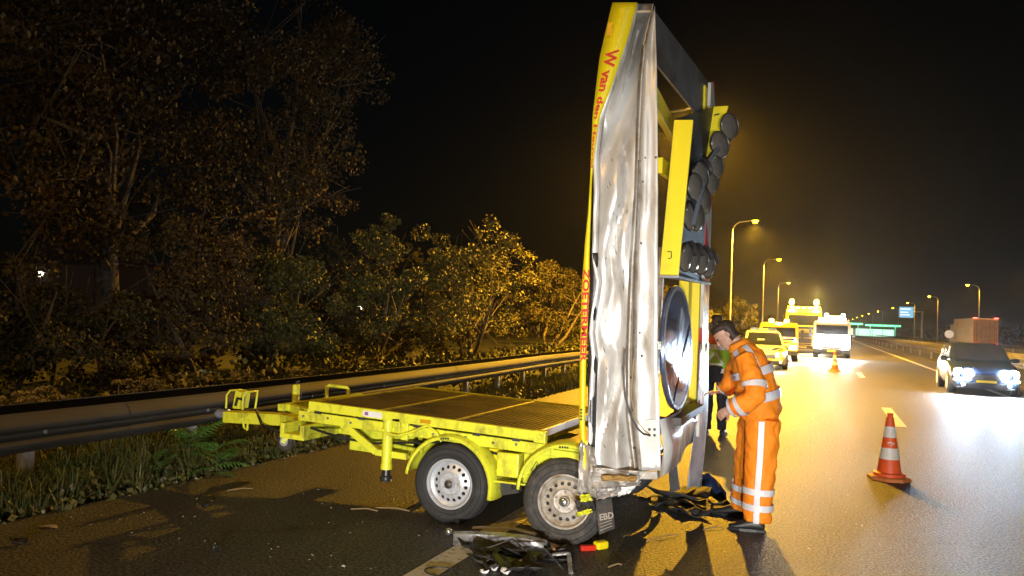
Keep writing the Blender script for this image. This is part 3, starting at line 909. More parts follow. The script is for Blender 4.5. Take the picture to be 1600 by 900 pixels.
# lettering that runs down the yellow strip
def strip_text(txt, py0, py1, m_, name, cross=(0.22, 0.82), bold=0.03):
    vs, fs = text_mesh(txt, 1.0, bold)
    xs = [v[0] for v in vs]
    w = max(xs)
    mb = MB()
    out = []
    for x, y, z in vs:
        py = py0 + (py1 - py0) * x / w
        u = cross[0] + (cross[1] - cross[0]) * (y / 0.72)
        px = interp(YL, py) * (1 - u) + interp(YR, py) * u
        out.append(onY(px, py, BY - 0.028))
    left = list(range(len(fs)))
    while left:                                   # one object for each letter
        used, isl, grow = set(fs[left[0]]), [left.pop(0)], True
        while grow:
            grow = False
            for q in list(left):
                if used & set(fs[q]):
                    used |= set(fs[q]); isl.append(q); left.remove(q); grow = True
        idx = {v: i for i, v in enumerate(sorted(used))}
        MB().add([out[v] for v in sorted(used)], [tuple(idx[v] for v in fs[q]) for q in isl]).build(name, m_, board)
strip_text('W van den Heuvel', 78, 262, REDT, 'letter', (0.24, 0.80))
strip_text('ZOETERMEER', 421, 566, REDT, 'letter', (0.12, 0.98))
q = [onY(*c, BY - 0.026) for c in ((950, 36), (958, 35), (955, 55), (947, 57))]
MB().prism(q, (0, 0.004, 0)).build('amber_reflector', mat('reflector_amber', (0.55, 0.28, 0.01), 0.25), board)
for k in range(4):
    p = onY(906.5, 640 + 5 * k, BY - 0.024)
    MB().box((p.x, p.y - 0.001, p.z - 0.006), (p.x + 0.018, p.y, p.z + 0.005)).build('stencil_mark', BLACKT, board)

# box sections behind the skin (back, top, far side), so that the board is a real hollow frame
FY = 7.92
def P3(px, py, Y):
    return onY(px, py, Y)
xb_t, xb_b = P3(962, 12, BY).x, P3(920, 735, BY).x
zt, zb = P3(985, 14, BY).z, P3(960, 735, BY).z
xf_t, xf_b = P3(1022, 20, BY).x, P3(1031, 735, BY).x
fz_t, fz_b = P3(1113, 135, FY).z, 0.36
fx = P3(1113, 300, FY).x
MB().bar((xb_b + 0.05, FY - 0.05, zb), (xb_b + 0.08, FY - 0.05, fz_t - 1.6), 0.05, 0.09, up=(0, 1, 0)).build('back_upright', ALUD, board, bevel=0.006)
# top: aluminium roof channel, its front plate facing the traffic
tp = [P3(1021, 14, BY), P3(1112, 134, FY), P3(1110, 205, FY), P3(1026, 100, BY)]
MB().prism(tp, (-0.02, 0, 0)).build('top_front_plate', mat('top_plate', (0.20, 0.19, 0.18), 0.45, 0.3, col2=(0.10, 0.09, 0.075), scale=4), board, bevel=0.003)
a, b = P3(1021, 14, BY), P3(1112, 134, FY)
MB().hexa([(xb_t + 0.02, BY + 0.01, zt - 0.02), (a.x - 0.022, BY + 0.01, a.z - 0.02), (b.x - 0.022, FY, b.z - 0.02), (xb_t + 0.10, FY, b.z - 0.02),
           (xb_t + 0.02, BY + 0.01, zt), (a.x - 0.022, BY + 0.01, a.z), (b.x - 0.022, FY, b.z), (xb_t + 0.10, FY, b.z)]).build('roof_channel', ALUD, board, bevel=0.004)
MB().bar((a.x - 0.055, BY + 0.04, a.z - 0.53), (b.x - 0.28, FY - 0.08, b.z - 0.60), 0.06, 0.17).build('yellow_cross_beam', YELB, board, bevel=0.006)
tw = [P3(1085, 138, FY - 0.1), P3(1111, 136, FY - 0.02), P3(1110, 188, FY - 0.02), P3(1099, 190, FY - 0.1)]
MB().prism(tw, (-0.02, 0.0, 0)).build('corner_plate', WHITEP, board)
# bottom channel
MB().bar((P3(928, 742, BY).x, BY + 0.03, P3(928, 742, BY).z), (P3(1028, 740, BY).x, BY + 0.03, P3(1028, 742, BY).z), 0.1, 0.06).build('bottom_channel', ALUD, board, bevel=0.006)
MB().bar((P3(1000, 745, BY).x, BY + 0.08, 0.66), (fx - 0.1, FY - 0.1, 0.66), 0.07, 0.07).build('bottom_channel', ALUD, board, bevel=0.006)
MB().bar((xb_b + 0.06, BY + 0.1, 0.74), (xb_b + 0.06, FY - 0.1, 0.74), 0.08, 0.1).build('back_beam', YELB, board, bevel=0.006)
# far upright with red and white hazard sheeting, facing the traffic
HAZ = stripe_mat('hazard_sheeting', (0.50, 0.03, 0.035), (0.62, 0.60, 0.56), 0.40, (0, 0.9, 0.75), off=0.30)
far_panel = MB().prism([(fx, FY, 0.70), (fx, FY, fz_t + 0.05), (fx - 0.0, FY - 0.30, fz_t - 0.05), (fx, FY - 0.42, 0.70)], (-0.03, 0, 0)).build('hazard_panel', HAZ, board, bevel=0.003)
MB().box((fx - 0.16, FY - 0.40, 0.75), (fx - 0.035, FY - 0.02, fz_t - 0.1)).build('far_box_section', YELB, board, bevel=0.006)
MB().box((fx - 0.19, FY - 0.62, 0.9), (fx - 0.10, FY - 0.42, 2.55)).build('inner_upright', YELB, board, bevel=0.006)
# pale blue torn sheet hanging low at the far corner
rows = []
for i in range(13):
    v = i / 12
    z = 1.55 - 1.32 * v
    rows.append([(fx + 0.005 + 0.03 * math.sin(u * 6 + v * 5) * v - 0.05 * (1 - u) * v, FY - 0.55 + 0.55 * u, z + 0.02 * math.sin(u * 9)) for u in [k / 8 for k in range(9)]])
MB().grid(rows).build('torn_sheet', mat('torn_sheet', (0.52, 0.55, 0.62), 0.3, 0.3, col2=(0.24, 0.26, 0.32), scale=4, lo=0.4, hi=0.65), board, smooth=80, solid=0.004)
# lower front panel, folded outwards, faded stripes
HAZF = stripe_mat('faded_sheeting', (0.60, 0.60, 0.57), (0.46, 0.36, 0.36), 0.16, (0, 0.95, 0.18), off=0.1)
rows = []
for i in range(9):
    u = i / 8
    Y = 5.80 + 1.62 * u
    zb_, zt_ = interp([(0, 735), (1, 735)], u), 0
    top = 1.03 + 0.02 * u
    bot = 0.62 + 0.05 * u
    X = -1.105 + 0.035 * math.sin(u * 5.5)
    rows.append([(X + 0.02, Y, bot), (X + 0.035 + 0.02 * math.sin(u * 8), Y, (bot + top) / 2), (X, Y, top)])
MB().grid(rows).build('lower_front_panel', HAZF, board, smooth=60, solid=0.006)
# crumpled corner in front of the rear wheel
def crumple(name, poly, m_, Y, amp, n=14, seed=0, thick=0.005):
    """quad region of pixels turned into a dented sheet on the board's near plane"""
    p00, p10, p11, p01 = poly
    rows = []
    for i in range(n + 1):
        v = i / n
        row = []
        for k in range(n + 1):
            u = k / n
            px = (p00[0] * (1 - u) + p10[0] * u) * (1 - v) + (p01[0] * (1 - u) + p11[0] * u) * v
            py = (p00[1] * (1 - u) + p10[1] * u) * (1 - v) + (p01[1] * (1 - u) + p11[1] * u) * v
            e = noise.noise(Vector((u * 3 + seed, v * 3, 0.5))) * amp + noise.noise(Vector((u * 8, v * 8 + seed, 2.5))) * amp * 0.4
            b_ = (1.0 if 0 < i < n and 0 < k < n else 0.6)
            row.append(onY(px + noise.noise(Vector((u * 5, v * 5, seed + 9.))) * 4 * b_, py + noise.noise(Vector((u * 5, v * 5, seed + 19.))) * 3 * b_, Y + e))
        rows.append(row)
    return MB().grid(rows).build(name, m_, board, smooth=30, solid=thick)
crumple('crumpled_corner', ((906, 690), (930, 700), (932, 778), (902, 770)), ALUD, 5.70, 0.07, seed=1)
crumple('crumpled_base', ((926, 730), (998, 736), (1001, 758), (925, 764)), ALUD, 5.68, 0.05, seed=4)
crumple('crumpled_flange', ((930, 762), (972, 756), (968, 774), (932, 781)), ALUD, 5.72, 0.05, seed=7)
crumple('bent_foot', ((966, 757), (1010, 738), (984, 770), (966, 776)), WHITEP, 5.73, 0.03, seed=9)
crumple('rust_strip', ((940, 743), (996, 745), (994, 752), (940, 751)), mat('rust_ochre', (0.32, 0.19, 0.05), 0.7), 5.62, 0.02, seed=3)
crumple('yellow_scrap', ((906, 774), (922, 772), (926, 782), (908, 784)), YEL, 5.68, 0.04, seed=12)
crumple('yellow_scrap', ((900, 801), (924, 795), (926, 800), (902, 807)), YEL, 5.76, 0.03, seed=13)
crumple('wheel_arch_rubber', ((898, 782), (926, 782), (932, 800), (903, 800)), RUBD, 5.80, 0.04, seed=15)

# ---- arrow lamp box hanging out of the board
lb_face = [P3(1053, 187, 5.92), P3(1083, 187, 5.92), P3(1060, 430, 5.92), P3(1030, 429, 5.92)]
far_t = [P3(1117, 166, 7.05), P3(1138, 166, 7.05)]
lb_far = [far_t[0], far_t[1], onX(1111, 442, -0.97), onX(1095, 440, -1.10)]
lb = MB()
lb.hexa([lb_face[3], lb_face[2], lb_far[2], lb_far[3], lb_face[0], lb_face[1], lb_far[1], lb_far[0]])
# hollow look: tray and end plates are sheets; near-black back plate paints the dark gap
lb = MB()
lb.prism([lb_face[0], lb_face[3], lb_far[3], lb_far[0]], (0.004, 0, 0))
lamp_box = lb.build('lamp_box_back', mat('lamp_box_gap_dark', (0.025, 0.025, 0.027), 0.5), tr)
MB().prism(lb_face, (0, 0.03, 0)).build('end_plate', YELB, lamp_box, bevel=0.004)
fp = [P3(1108, 167, 7.0), P3(1138, 165, 7.0), P3(1127, 205, 7.0), P3(1103, 275, 7.0), P3(1087, 275, 7.0)]
MB().prism(fp, (0, 0.03, 0)).build('end_plate', YELB, lamp_box, bevel=0.004)
MB().prism([lb_face[3] + Vector((0, 0.03, 0)), lb_face[2] + Vector((0, 0.03, 0)), lb_far[2], lb_far[3]], (0, 0, -0.02)).build('tray', GALV, lamp_box, bevel=0.003)
MB().tube([P3(1043, 393, 5.915), P3(1049, 393, 5.915), P3(1049, 403, 5.915), P3(1044, 404, 5.915)], 0.004, 6).build('latch', BLACKT, lamp_box)
MB().tube([P3(1116, 180, 6.99), P3(1124, 178, 6.99)], 0.007, 6).build('latch', BLACKT, lamp_box)
MB().bar(P3(1031, 258, 5.95), P3(1050, 272, 6.4), 0.04, 0.12).build('bracket', YELB, lamp_box, bevel=0.004)
LP = [(1140, 197, 6.95), (1125, 226, 6.75), (1119, 257, 6.85), (1094, 274, 6.25), (1113, 284, 6.85), (1087, 293, 6.15), (1101, 313, 6.6), (1077, 338, 6.1), (1090, 340, 6.4),
      (1071, 402, 6.06), (1083, 404, 6.33), (1095, 408, 6.65), (1106, 414, 6.95)]
for k, (px, py, Y) in enumerate(LP):
    c = P3(px, py, Y)
    L = MB().lathe([(0.001, -0.05), (0.07, -0.045), (0.108, -0.012), (0.116, 0.0), (0.112, 0.008), (0.105, 0.0)], (0, 0, 0), 'x', 24, cap=False).build('arrow_lamp', BLACKP, None, smooth=40)
    L2 = MB().lathe([(0.106, 0.002), (0.095, 0.012), (0.06, 0.021), (0.03, 0.025), (0.001, 0.026)], (0, 0, 0), 'x', 24).build('lens', LENSG, L, smooth=70)
    rows = []
    for i in range(9):
        a = math.pi * (0.05 + 0.9 * i / 8)
        rows.append([(0.0, 0.113 * math.cos(a), 0.113 * math.sin(a)), (0.045, 0.118 * math.cos(a), 0.118 * math.sin(a) + 0.01)])
    if k in (3, 7, 9, 10, 11, 12):
        MB().grid(rows).build('visor', BLACKP, L, smooth=60, solid=0.003)
    L.parent = lamp_box
    L.location = c - tr.location
    L.rotation_euler = (R(random.uniform(-6, 6)), R(random.uniform(-10, 4)), R(-34 if k < 2 else random.uniform(-26, -16)))
# conduit from lamp to lamp
MB().tube([P3(1083, 352, 6.1), P3(1095, 300, 6.2), P3(1108, 252, 6.5), P3(1122, 232, 6.7)], 0.02, 8).build('lamp_arm', mat('arm_grey', (0.16, 0.18, 0.22), 0.35, 0.4), lamp_box, smooth=60)

# ---- round mandatory-direction sign in the frame
dc = Vector((-1.12, 6.55, 1.535))
sg = MB().lathe([(0.001, -0.03), (0.50, -0.03), (0.51, -0.01), (0.505, 0.006), (0.47, 0.008), (0.001, 0.008)], (0, 0, 0), 'x', 48).build('round_sign', mat('sign_face_blue', (0.20, 0.26, 0.42), 0.16, 0.75, col2=(0.40, 0.46, 0.60), scale=2.2, bump=0.05, bscale=3), None, smooth=40)
MB().lathe([(0.47, 0.0085), (0.50, 0.0085), (0.50, 0.012), (0.47, 0.012)], (0, 0, 0), 'x', 48, cap=False).build('sign_border', mat('sign_white_face', (0.62, 0.66, 0.74), 0.18, 0.6), sg)
ar = [(-0.06, 0.34), (0.06, 0.34), (0.06, -0.10), (0.16, 0.0), (0.24, -0.08), (0.0, -0.34), (-0.24, -0.08), (-0.16, 0.0), (-0.06, -0.10)]
cs, sn = math.cos(R(-28)), math.sin(R(-28))
MB().prism([(0.0095, a * cs - b * sn, a * sn + b * cs) for a, b in ar], (0.003, 0, 0)).build('white_arrow', mat('sign_white_face', (0.6, 0.6, 0.65), 0.2, 0.5), sg)
MB().tube([(0.012, 0.42, 0.18), (0.014, 0.1, -0.1), (0.012, -0.22, -0.46)], 0.005, 6).build('dangling_wire', BLACKP, sg)
sg.parent = tr
sg.location = dc - tr.location
sg.rotation_euler = (0, R(-2), R(-3))
MB().bar((-1.17, 5.85, 1.56), (-1.17, 7.5, 1.56), 0.04, 0.06).build('sign_bracket', YELB, tr, bevel=0.004)
MB().box((-1.22, 6.1, 0.96), (-1.0, 7.3, 1.02)).build('sign_tray', DARKST, tr, bevel=0.004)
MB().bar((-1.30, 5.95, 0.85), (-1.30, 7.6, 0.85), 0.05, 0.12).build('lower_beam', YELB, tr, bevel=0.004)

# scratches and torn rivet holes along the skin
rs_ = random.Random(31)
for k in range(16):
    py = rs_.uniform(240, 700)
    u = rs_.uniform(.2, .8)
    px = interp(LTAB, py) * (1 - u) + interp(RTAB, py) * u
    c = onY(px, py, BY + 0.0)
    hit = board.closest_point_on_mesh(c - tr.location)
    q = hit[1] + tr.location + Vector((0, -.004, 0))
    d = Vector((rs_.uniform(-.5, .5), 0, rs_.uniform(-1, 1))).normalized() * rs_.uniform(.02, .06)
    MB().add([q - d, q + Vector((.003, 0, .001)), q + d, q - Vector((.003, 0, .001))], [(0, 1, 2, 3)]).build('scratch', DARKST, board)

# ================================================================ PEOPLE
class Limb:
    """a limb or trunk: centre line with elliptical sections; side = which way section axis A points"""
    def __init__(s, pts, ra, rb=None, side=(0, 1, 0)):
        s.p = [Vector(q) for q in pts]
        s.ra = ra
        s.rb = rb or ra
        s.side = Vector(side)
    def at(s, t):
        n = len(s.p) - 1
        f = min(max(t, 0), 1) * n
        i = min(int(f), n - 1)
        u = f - i
        P = lambda k: s.p[min(max(k, 0), n)]
        a, b, c, d = P(i - 1), P(i), P(i + 1), P(i + 2)
        pos = 0.5 * ((2 * b) + (c - a) * u + (2 * a - 5 * b + 4 * c - d) * u * u + (3 * b - a - 3 * c + d) * u ** 3)
        tan = (c - a) * (1 - u) + (d - b) * u
        return pos, tan.normalized(), s.ra[i] * (1 - u) + s.ra[i + 1] * u, s.rb[i] * (1 - u) + s.rb[i + 1] * u
    def frame(s, t):
        pos, tan, a, b = s.at(t)
        A = (s.side - tan * s.side.dot(tan)).normalized()
        B = tan.cross(A)
        return pos, A, B, a, b
    def pt(s, t, ang, add=0.0):
        pos, A, B, a, b = s.frame(t)
        return pos + A * math.cos(ang) * (a + add) + B * math.sin(ang) * (b + add)
    def ring(s, t, n=18, add=0.0):
        return [s.pt(t, 2 * math.pi * k / n, add) for k in range(n)]
    def solid(s, mb, m=14, n=18):
        return mb.loft([s.ring(k / m, n) for k in range(m + 1)])
    def band(s, t0, t1, add=0.014, n=28):
        return MB().loft([s.ring(t0 + (t1 - t0) * k / 3, n, add) for k in range(4)], cap=False)
    def stripe(s, t0, t1, ang, width, add=0.016, m=16):
        rows = []
        for k in range(m + 1):
            t = t0 + (t1 - t0) * k / m
            pos, A, B, a, b = s.frame(t)
            da = width / 2 / max(a, b)
            rows.append([s.pt(t, ang - da, add), s.pt(t, ang, add), s.pt(t, ang + da, add)])
        return MB().grid(rows)

HEADR = [(-.118, .080, .035, .022), (-.10, .092, -.01, .045), (-.075, .092, -.045, .058), (-.045, .095, -.07, .066), (-.02, .093, -.085, .070), (.01, .092, -.098, .073),
         (.04, .095, -.104, .075), (.07, .084, -.10, .072), (.095, .06, -.08, .058), (.112, .03, -.045, .035), (.118, .0, -.01, .01)]
def head_frame(face, tilt):
    f = Vector(face).normalized()
    s_ = Vector((0, 0, 1)).cross(f).normalized()
    u = Vector((0, 0, 1))
    q = Matrix.Rotation(tilt, 3, s_)
    return q @ f, s_, q @ u
def head_ring(c, fr, h, fx, bx, w, n=20, add=0.0):
    f, s_, u = fr
    out = []
    for k in range(n):
        a = 2 * math.pi * k / n
        mid, half = (fx + bx) / 2, (fx - bx) / 2 + add
        out.append(c + u * h + f * (mid + half * math.cos(a)) + s_ * ((w + add) * math.sin(a)))
    return out
def hand(mb, wrist, d, palm_n, curl=0.5, flip=1):
    d = Vector(d).normalized()
    pn = Vector(palm_n)
    pn = (pn - d * pn.dot(d)).normalized()
    sd = d.cross(pn) * flip
    wrist = Vector(wrist)
    mb.loft([[wrist + d * t + sd * w * math.cos(2 * math.pi * k / 10) + pn * h * math.sin(2 * math.pi * k / 10) for k in range(10)]
             for t, w, h in ((-.03, .026, .021), (0.02, .033, .016), (.06, .041, .014), (.09, .040, .011))])
    for k, ln in enumerate((.068, .078, .074, .058)):
        b = wrist + d * .082 + sd * (.031 - .0205 * k)
        p1 = b + (d * math.cos(curl * .5) + pn * math.sin(curl * .5)) * ln * .45
        p2 = p1 + (d * math.cos(curl * 1.3) + pn * math.sin(curl * 1.3)) * ln * .32
        p3 = p2 + (d * math.cos(curl * 2.0) + pn * math.sin(curl * 2.0)) * ln * .25
        mb.tube([b - d * .02, p1, p2, p3], [.0095, .0092, .0085, .007], 8)
    b = wrist + d * .03 + sd * .03
    p1 = b + (d * .6 + sd * .75 + pn * .25).normalized() * .04
    mb.tube([b - d * .01, p1, p1 + (d * .9 + sd * .2 + pn * .3).normalized() * .035], [.013, .0105, .008], 8)

def cloth(mb, name, m_, parent, vox=0.012, wr=0.04, size=0.10):
    o = mb.build(name, m_, parent, smooth=180)
    md = o.modifiers.new('Remesh', 'REMESH')
    md.mode = 'VOXEL'
    md.voxel_size = vox
    md.use_smooth_shade = True
    sm = o.modifiers.new('Smooth', 'SMOOTH')
    sm.iterations = 5
    sm.factor = 0.5
    if wr:
        tx = bpy.data.textures.get('wrinkle_%g' % size) or bpy.data.textures.new('wrinkle_%g' % size, 'CLOUDS')
        tx.noise_scale = size
        tx.noise_depth = 2
        ds = o.modifiers.new('Displace', 'DISPLACE')
        ds.texture = tx
        ds.texture_coords = 'LOCAL'
        ds.strength = wr
        ds.mid_level = 0.5
    return o

def person(label, org, trunk, legs, arms, head, face, tilt, feet, hands, jacket_m, trouser_m, group=None):
    """org: ground point; trunk: Limb; legs/arms: [Limb, Limb]; returns (body, jacket, trousers)"""
    org = Vector(org)
    mb = MB()
    fr = head_frame(face, tilt)
    hc = Vector(head)
    mb.loft([head_ring(hc, fr, *r_) for r_ in HEADR])
    f, s_, u = fr
    # nose, brow, lips, ears
    mb.loft([[hc + f * (.088 + dx) + u * h + s_ * w * math.cos(a) + f * .008 * math.sin(a) for a in [2 * math.pi * k / 8 for k in range(8)]]
             for h, dx, w in ((.028, .0, .008), (0.0, .012, .011), (-.022, .026, .016), (-.034, .018, .014), (-.036, .004, .010))])
    mb.loft([[hc + f * (.085 + .012 * math.cos(a)) + u * (-.066 + .010 * math.sin(a)) + s_ * x for a in [2 * math.pi * k / 8 for k in range(8)]] for x in (-.026, 0, .026)])
    for sg_ in (-1, 1):
        mb.loft([[hc + s_ * sg_ * (.069 + .016 * q) + f * (-.012 - .010 * q + .017 * math.cos(a) * (1 - .25 * q)) + u * (-.005 + .03 * math.sin(a) * (1 - .2 * q)) for a in [2 * math.pi * k / 10 for k in range(10)]] for q in (0, .6, 1)])
    base = trunk.at(1.0)[0]
    mb.tube([hc - u * .06 - f * .02, hc - u * .12 - f * .03, base - Vector((0, 0, .05))], [.052, .054, .075], 14)
    inner = Limb(trunk.p, [r_ * .82 for r_ in trunk.ra], [r_ * .82 for r_ in trunk.rb], trunk.side)
    inner.solid(mb)
    for L in legs + arms:
        Limb(L.p, [r_ * .72 for r_ in L.ra], [r_ * .72 for r_ in L.rb], L.side).solid(mb)
    for h_ in hands:
        hand(mb, *h_)
    body = mb.build('person', SKIN, None, smooth=180)
    body.location = org
    me = body.data
    me.transform(Matrix.Translation(-org))
    body['_org'] = tuple(org)
    md = body.modifiers.new('Remesh', 'REMESH')
    md.mode = 'VOXEL'
    md.voxel_size = 0.0065
    md.use_smooth_shade = True
    sm = body.modifiers.new('Smooth', 'SMOOTH')
    sm.iterations = 3
    tag(body, label, 'person', group)
    for sg_ in (-1, 1):
        MB().lathe([(.001, -.011), (.008, -.008), (.011, 0), (.008, .008), (.001, .011)], hc + f * .083 + u * .012 + s_ * .031 * sg_, 'z', 10).build('eye', mat('eye_dark', (.05, .03, .02), .2), body, smooth=80)
    mb = MB()
    trunk.solid(mb, 16, 24)
    for A in arms:
        A.solid(mb, 14, 14)
    # collar
    jk = cloth(mb, 'jacket', jacket_m, body)
    mb = MB()
    for L in legs:
        L.solid(mb, 14, 16)
    hip = trunk.at(0.0)[0]
    mb.loft([[hip + Vector((.155 * math.cos(2 * math.pi * k / 18), .19 * math.sin(2 * math.pi * k / 18), dz_)) for k in range(18)] for dz_ in (-.13, -.05, .04, .12)])
    tz = cloth(mb, 'trousers', trouser_m, body)
    for heel, toe in feet:
        heel, toe = Vector(heel), Vector(toe)
        d = (toe - heel).normalized()
        sd = d.cross(Vector((0, 0, 1)))
        ln = (toe - heel).length
        rings = []
        for t, w, h in ((-.02, .030, .075), (.03, .040, .115), (.09, .043, .12), (.16, .046, .09), (.22, .050, .068), (.27, .046, .055), (.30, .028, .035)):
            c = heel + d * t * ln / .28
            rings.append([c + sd * w * math.cos(a) + Vector((0, 0, max(0.0, h * .5 + h * .5 * math.sin(a)))) for a in [2 * math.pi * k / 14 for k in range(14)]])
        bt = MB().loft(rings).build('shoe', BOOT, body, smooth=60, sub=1)
        rows = [[c_ for c_ in [heel + d * t * ln / .28 + sd * w * sg_ + Vector((0, 0, z_)) for sg_ in (-1, 1) for z_ in (0, .022)]] for t, w in ((-.025, .03), (.06, .046), (.2, .053), (.3, .03))]
        MB().loft([[r_[0], r_[2], r_[3], r_[1]] for r_ in rows]).build('sole', BLACKP, bt)
    return body, jk, tz, fr, hc

def hair_cap(body, hc, fr, m_, add=0.012, low=-0.03, seed=0, tuft=0):
    f, s_, u = fr
    rings = []
    for (h, fx, bx, w) in [(low - .03, .0, -.085, .06)] + [r_ for r_ in HEADR if r_[0] >= low]:
        back = h < 0.055
        ring = []
        for k in range(24):
            a = 2 * math.pi * k / 24
            fx_ = fx if not back else min(fx, 0.0)
            mid, half = (fx_ + bx) / 2, (fx_ - bx) / 2 + add
            j = 0.006 * noise.noise(Vector((k * .9, h * 40, seed)))
            ring.append(hc + u * (h + .004) + f * (mid + (half + j) * math.cos(a)) + s_ * ((w + add + j) * math.sin(a)))
        rings.append(ring)
    hr = MB().loft(rings).build('hair', m_, body, smooth=70)
    if tuft:
        mb = MB()
        for k in range(tuft):
            a = random.uniform(-1.2, 1.2)
            h = random.uniform(.05, .115)
            b = hc + u * h + f * random.uniform(-.06, .06) + s_ * .05 * math.sin(a)
            e = b + u * random.uniform(.02, .05) + f * random.uniform(-.05, .05) + s_ * random.uniform(-.03, .03)
            mb.tube([b, b.lerp(e, .6) + u * .01, e], [.009, .006, .001], 5)
        mb.build('hair_lock', m_, hr, smooth=70)
    return hr

# ---- man in orange work clothes, bent forward beside the board
PY = 7.2
g_ = lambda px, py, Y: onY(px, py, Y)
hipc = g_(1188, 648, 7.24)
trunk = Limb([hipc, g_(1183, 615, 7.22), g_(1176, 582, 7.20), g_(1166, 556, 7.2), g_(1155, 541, 7.2)], [.235, .23, .225, .205, .085], [.185, .18, .165, .145, .085])
legN = Limb([g_(1192, 655, 7.12), g_(1189, 715, 7.11), g_(1185, 765, 7.11), g_(1183, 814, 7.12)], [.125, .112, .102, .100], [.15, .135, .118, .112])
legF = Limb([g_(1181, 655, 7.38), g_(1170, 715, 7.44), g_(1164, 760, 7.50), g_(1160, 794, 7.55)], [.125, .11, .10, .095], [.14, .125, .105, .10])
armN = Limb([g_(1163, 556, 7.02), g_(1176, 592, 6.94), g_(1178, 618, 6.90), g_(1158, 633, 6.92), g_(1141, 637, 6.96)], [.085, .09, .09, .08, .068])
armF = Limb([g_(1160, 556, 7.38), g_(1145, 585, 7.46), g_(1137, 604, 7.50), g_(1129, 610, 7.52)], [.085, .085, .075, .065])
toeN, heelN = gnd(1146, 824), gnd(1192, 823)
heelN.z = toeN.z = 0.0
heelN.y = legN.p[-1].y + 0.01
heelN.x = legN.p[-1].x + 0.05
toeN = heelN + Vector((-0.27, -0.02, 0))
heelF = Vector((legF.p[-1].x + .02, 7.58, 0))
toeF = heelF + Vector((-0.27, 0.03, 0))
man, jk, tz, fr, hc = person('man in orange hi-vis jacket and trousers bending towards the wrecked board', (heelN.x - .1, 7.3, 0), trunk, [legN, legF], [armN, armF],
    g_(1134, 523, 7.2), (-1, -0.12, 0), R(46), [(heelN, toeN), (heelF, toeF)],
    [(g_(1138, 639, 6.97), (-.75, .1, -.65), (0, 1, -.2), .9, 1), (g_(1126, 612, 7.53), (-1, 0, -.1), (0, 0, -1), .4, 1)], ORANGE, ORANGE)
hair_cap(man, hc, fr, HAIR, add=.016, low=-.05, seed=3, tuft=60)
trunk.band(.20, .29, .018).build('reflective_band', REFL, jk, smooth=60)
trunk.band(.47, .56, .018).build('reflective_band', REFL, jk, smooth=60)
for a in (math.pi - .35, math.pi + .42):
    trunk.stripe(.52, .93, a, .052, .019).build('shoulder_stripe', REFL, jk, smooth=60)
armN.band(.30, .37, .014).build('sleeve_band', REFL, jk, smooth=60)
armN.band(.72, .80, .014).build('sleeve_band', REFL, jk, smooth=60)
armN.band(.88, .95, .014).build('sleeve_band', REFL, jk, smooth=60)
armF.band(.80, .90, .014).build('sleeve_band', REFL, jk, smooth=60)
p = g_(1146, 590, 6.985)
MB().box((p.x - .018, p.y - .012, p.z - .014), (p.x + .018, p.y, p.z + .014)).build('badge', mat('badge_brown', (.10, .05, .06), .6), jk)
# collar ring
cl = Limb([trunk.at(.93)[0], trunk.at(1)[0] + Vector((-.015, 0, .035))], [.105, .085])
cl.band(0, 1, .0).build('collar', ORANGE, jk, smooth=60, solid=.008)
# hem of the jacket
legN.stripe(.02, .985, math.pi, .042, .016, 24).build('side_stripe', REFL, tz, smooth=60)
legN.band(.64, .705, .014).build('leg_band', REFL, tz, smooth=60)
legN.band(.79, .85, .014).build('leg_band', REFL, tz, smooth=60)
legF.band(.62, .69, .014).build('leg_band', REFL, tz, smooth=60)
legF.band(.79, .86, .014).build('leg_band', REFL, tz, smooth=60)

# ---- police officer further back, seen from behind
cx_ = onY(1120, 520, 13.0).x
def q_(dx, dy, z):
    return (cx_ + dx, 13.0 + dy, z)
trunk2 = Limb([q_(0, 0, .98), q_(0, 0, 1.15), q_(0, .01, 1.35), q_(0, .01, 1.52), q_(0, .01, 1.62)], [.185, .185, .21, .205, .08], [.13, .13, .14, .12, .07], side=(1, 0, 0))
lg = [Limb([q_(s_ * .10, 0, .98), q_(s_ * .11, .0, .55), q_(s_ * .12, .02, .09)], [.10, .085, .07], None, (1, 0, 0)) for s_ in (-1, 1)]
am = [Limb([q_(s_ * .19, .01, 1.53), q_(s_ * .26, .02, 1.28), q_(s_ * .24, .14, 1.10), q_(s_ * .16, .22, 1.10)], [.068, .06, .052, .045], None, (1, 0, 0)) for s_ in (-1, 1)]
cop, jk2, tz2, fr2, hc2 = person('police officer in navy trousers and green hi-vis vest, seen from behind', q_(0, 0, 0), trunk2, lg, am, q_(.0, .02, 1.80), (-.25, 1, 0), R(4),
    [(q_(s_ * .12, -.06, 0), q_(s_ * .15, .22, 0)) for s_ in (-1, 1)], [(q_(s_ * .13, .24, 1.10), (-s_, .3, -.2), (0, 0, -1), .6, s_) for s_ in (-1, 1)], NAVY, NAVY)
hair_cap(cop, hc2, fr2, HAIR, add=.012, low=-.05, seed=8)
vest = MB().loft([trunk2.ring(t, 28, .022) for t in (.02, .1, .25, .4, .55, .68)], cap=False).build('vest', VESTG, cop, smooth=60, solid=.004)
MB().loft([trunk2.ring(t, 28, .024) for t in (.62, .7, .8, .9)], cap=False).build('vest_shoulder', mat('hi_vis_red', (.8, .13, .02), .7), cop, smooth=60, solid=.004)
for t0, t1 in ((.03, .13), (.50, .62)):
    trunk2.band(t0, t1, .030).build('reflective_band', REFL, vest, smooth=60)
ty = 13.0 - .17
for a, b in (((-.13, 1.13), (0, 1.32)), ((0, 1.32), (.13, 1.13)), ((.13, 1.13), (-.13, 1.13))):
    MB().bar((cx_ + a[0], ty, a[1]), (cx_ + b[0], ty, b[1]), .03, .01, up=(0, 1, 0)).build('vest_triangle', REFL, vest)

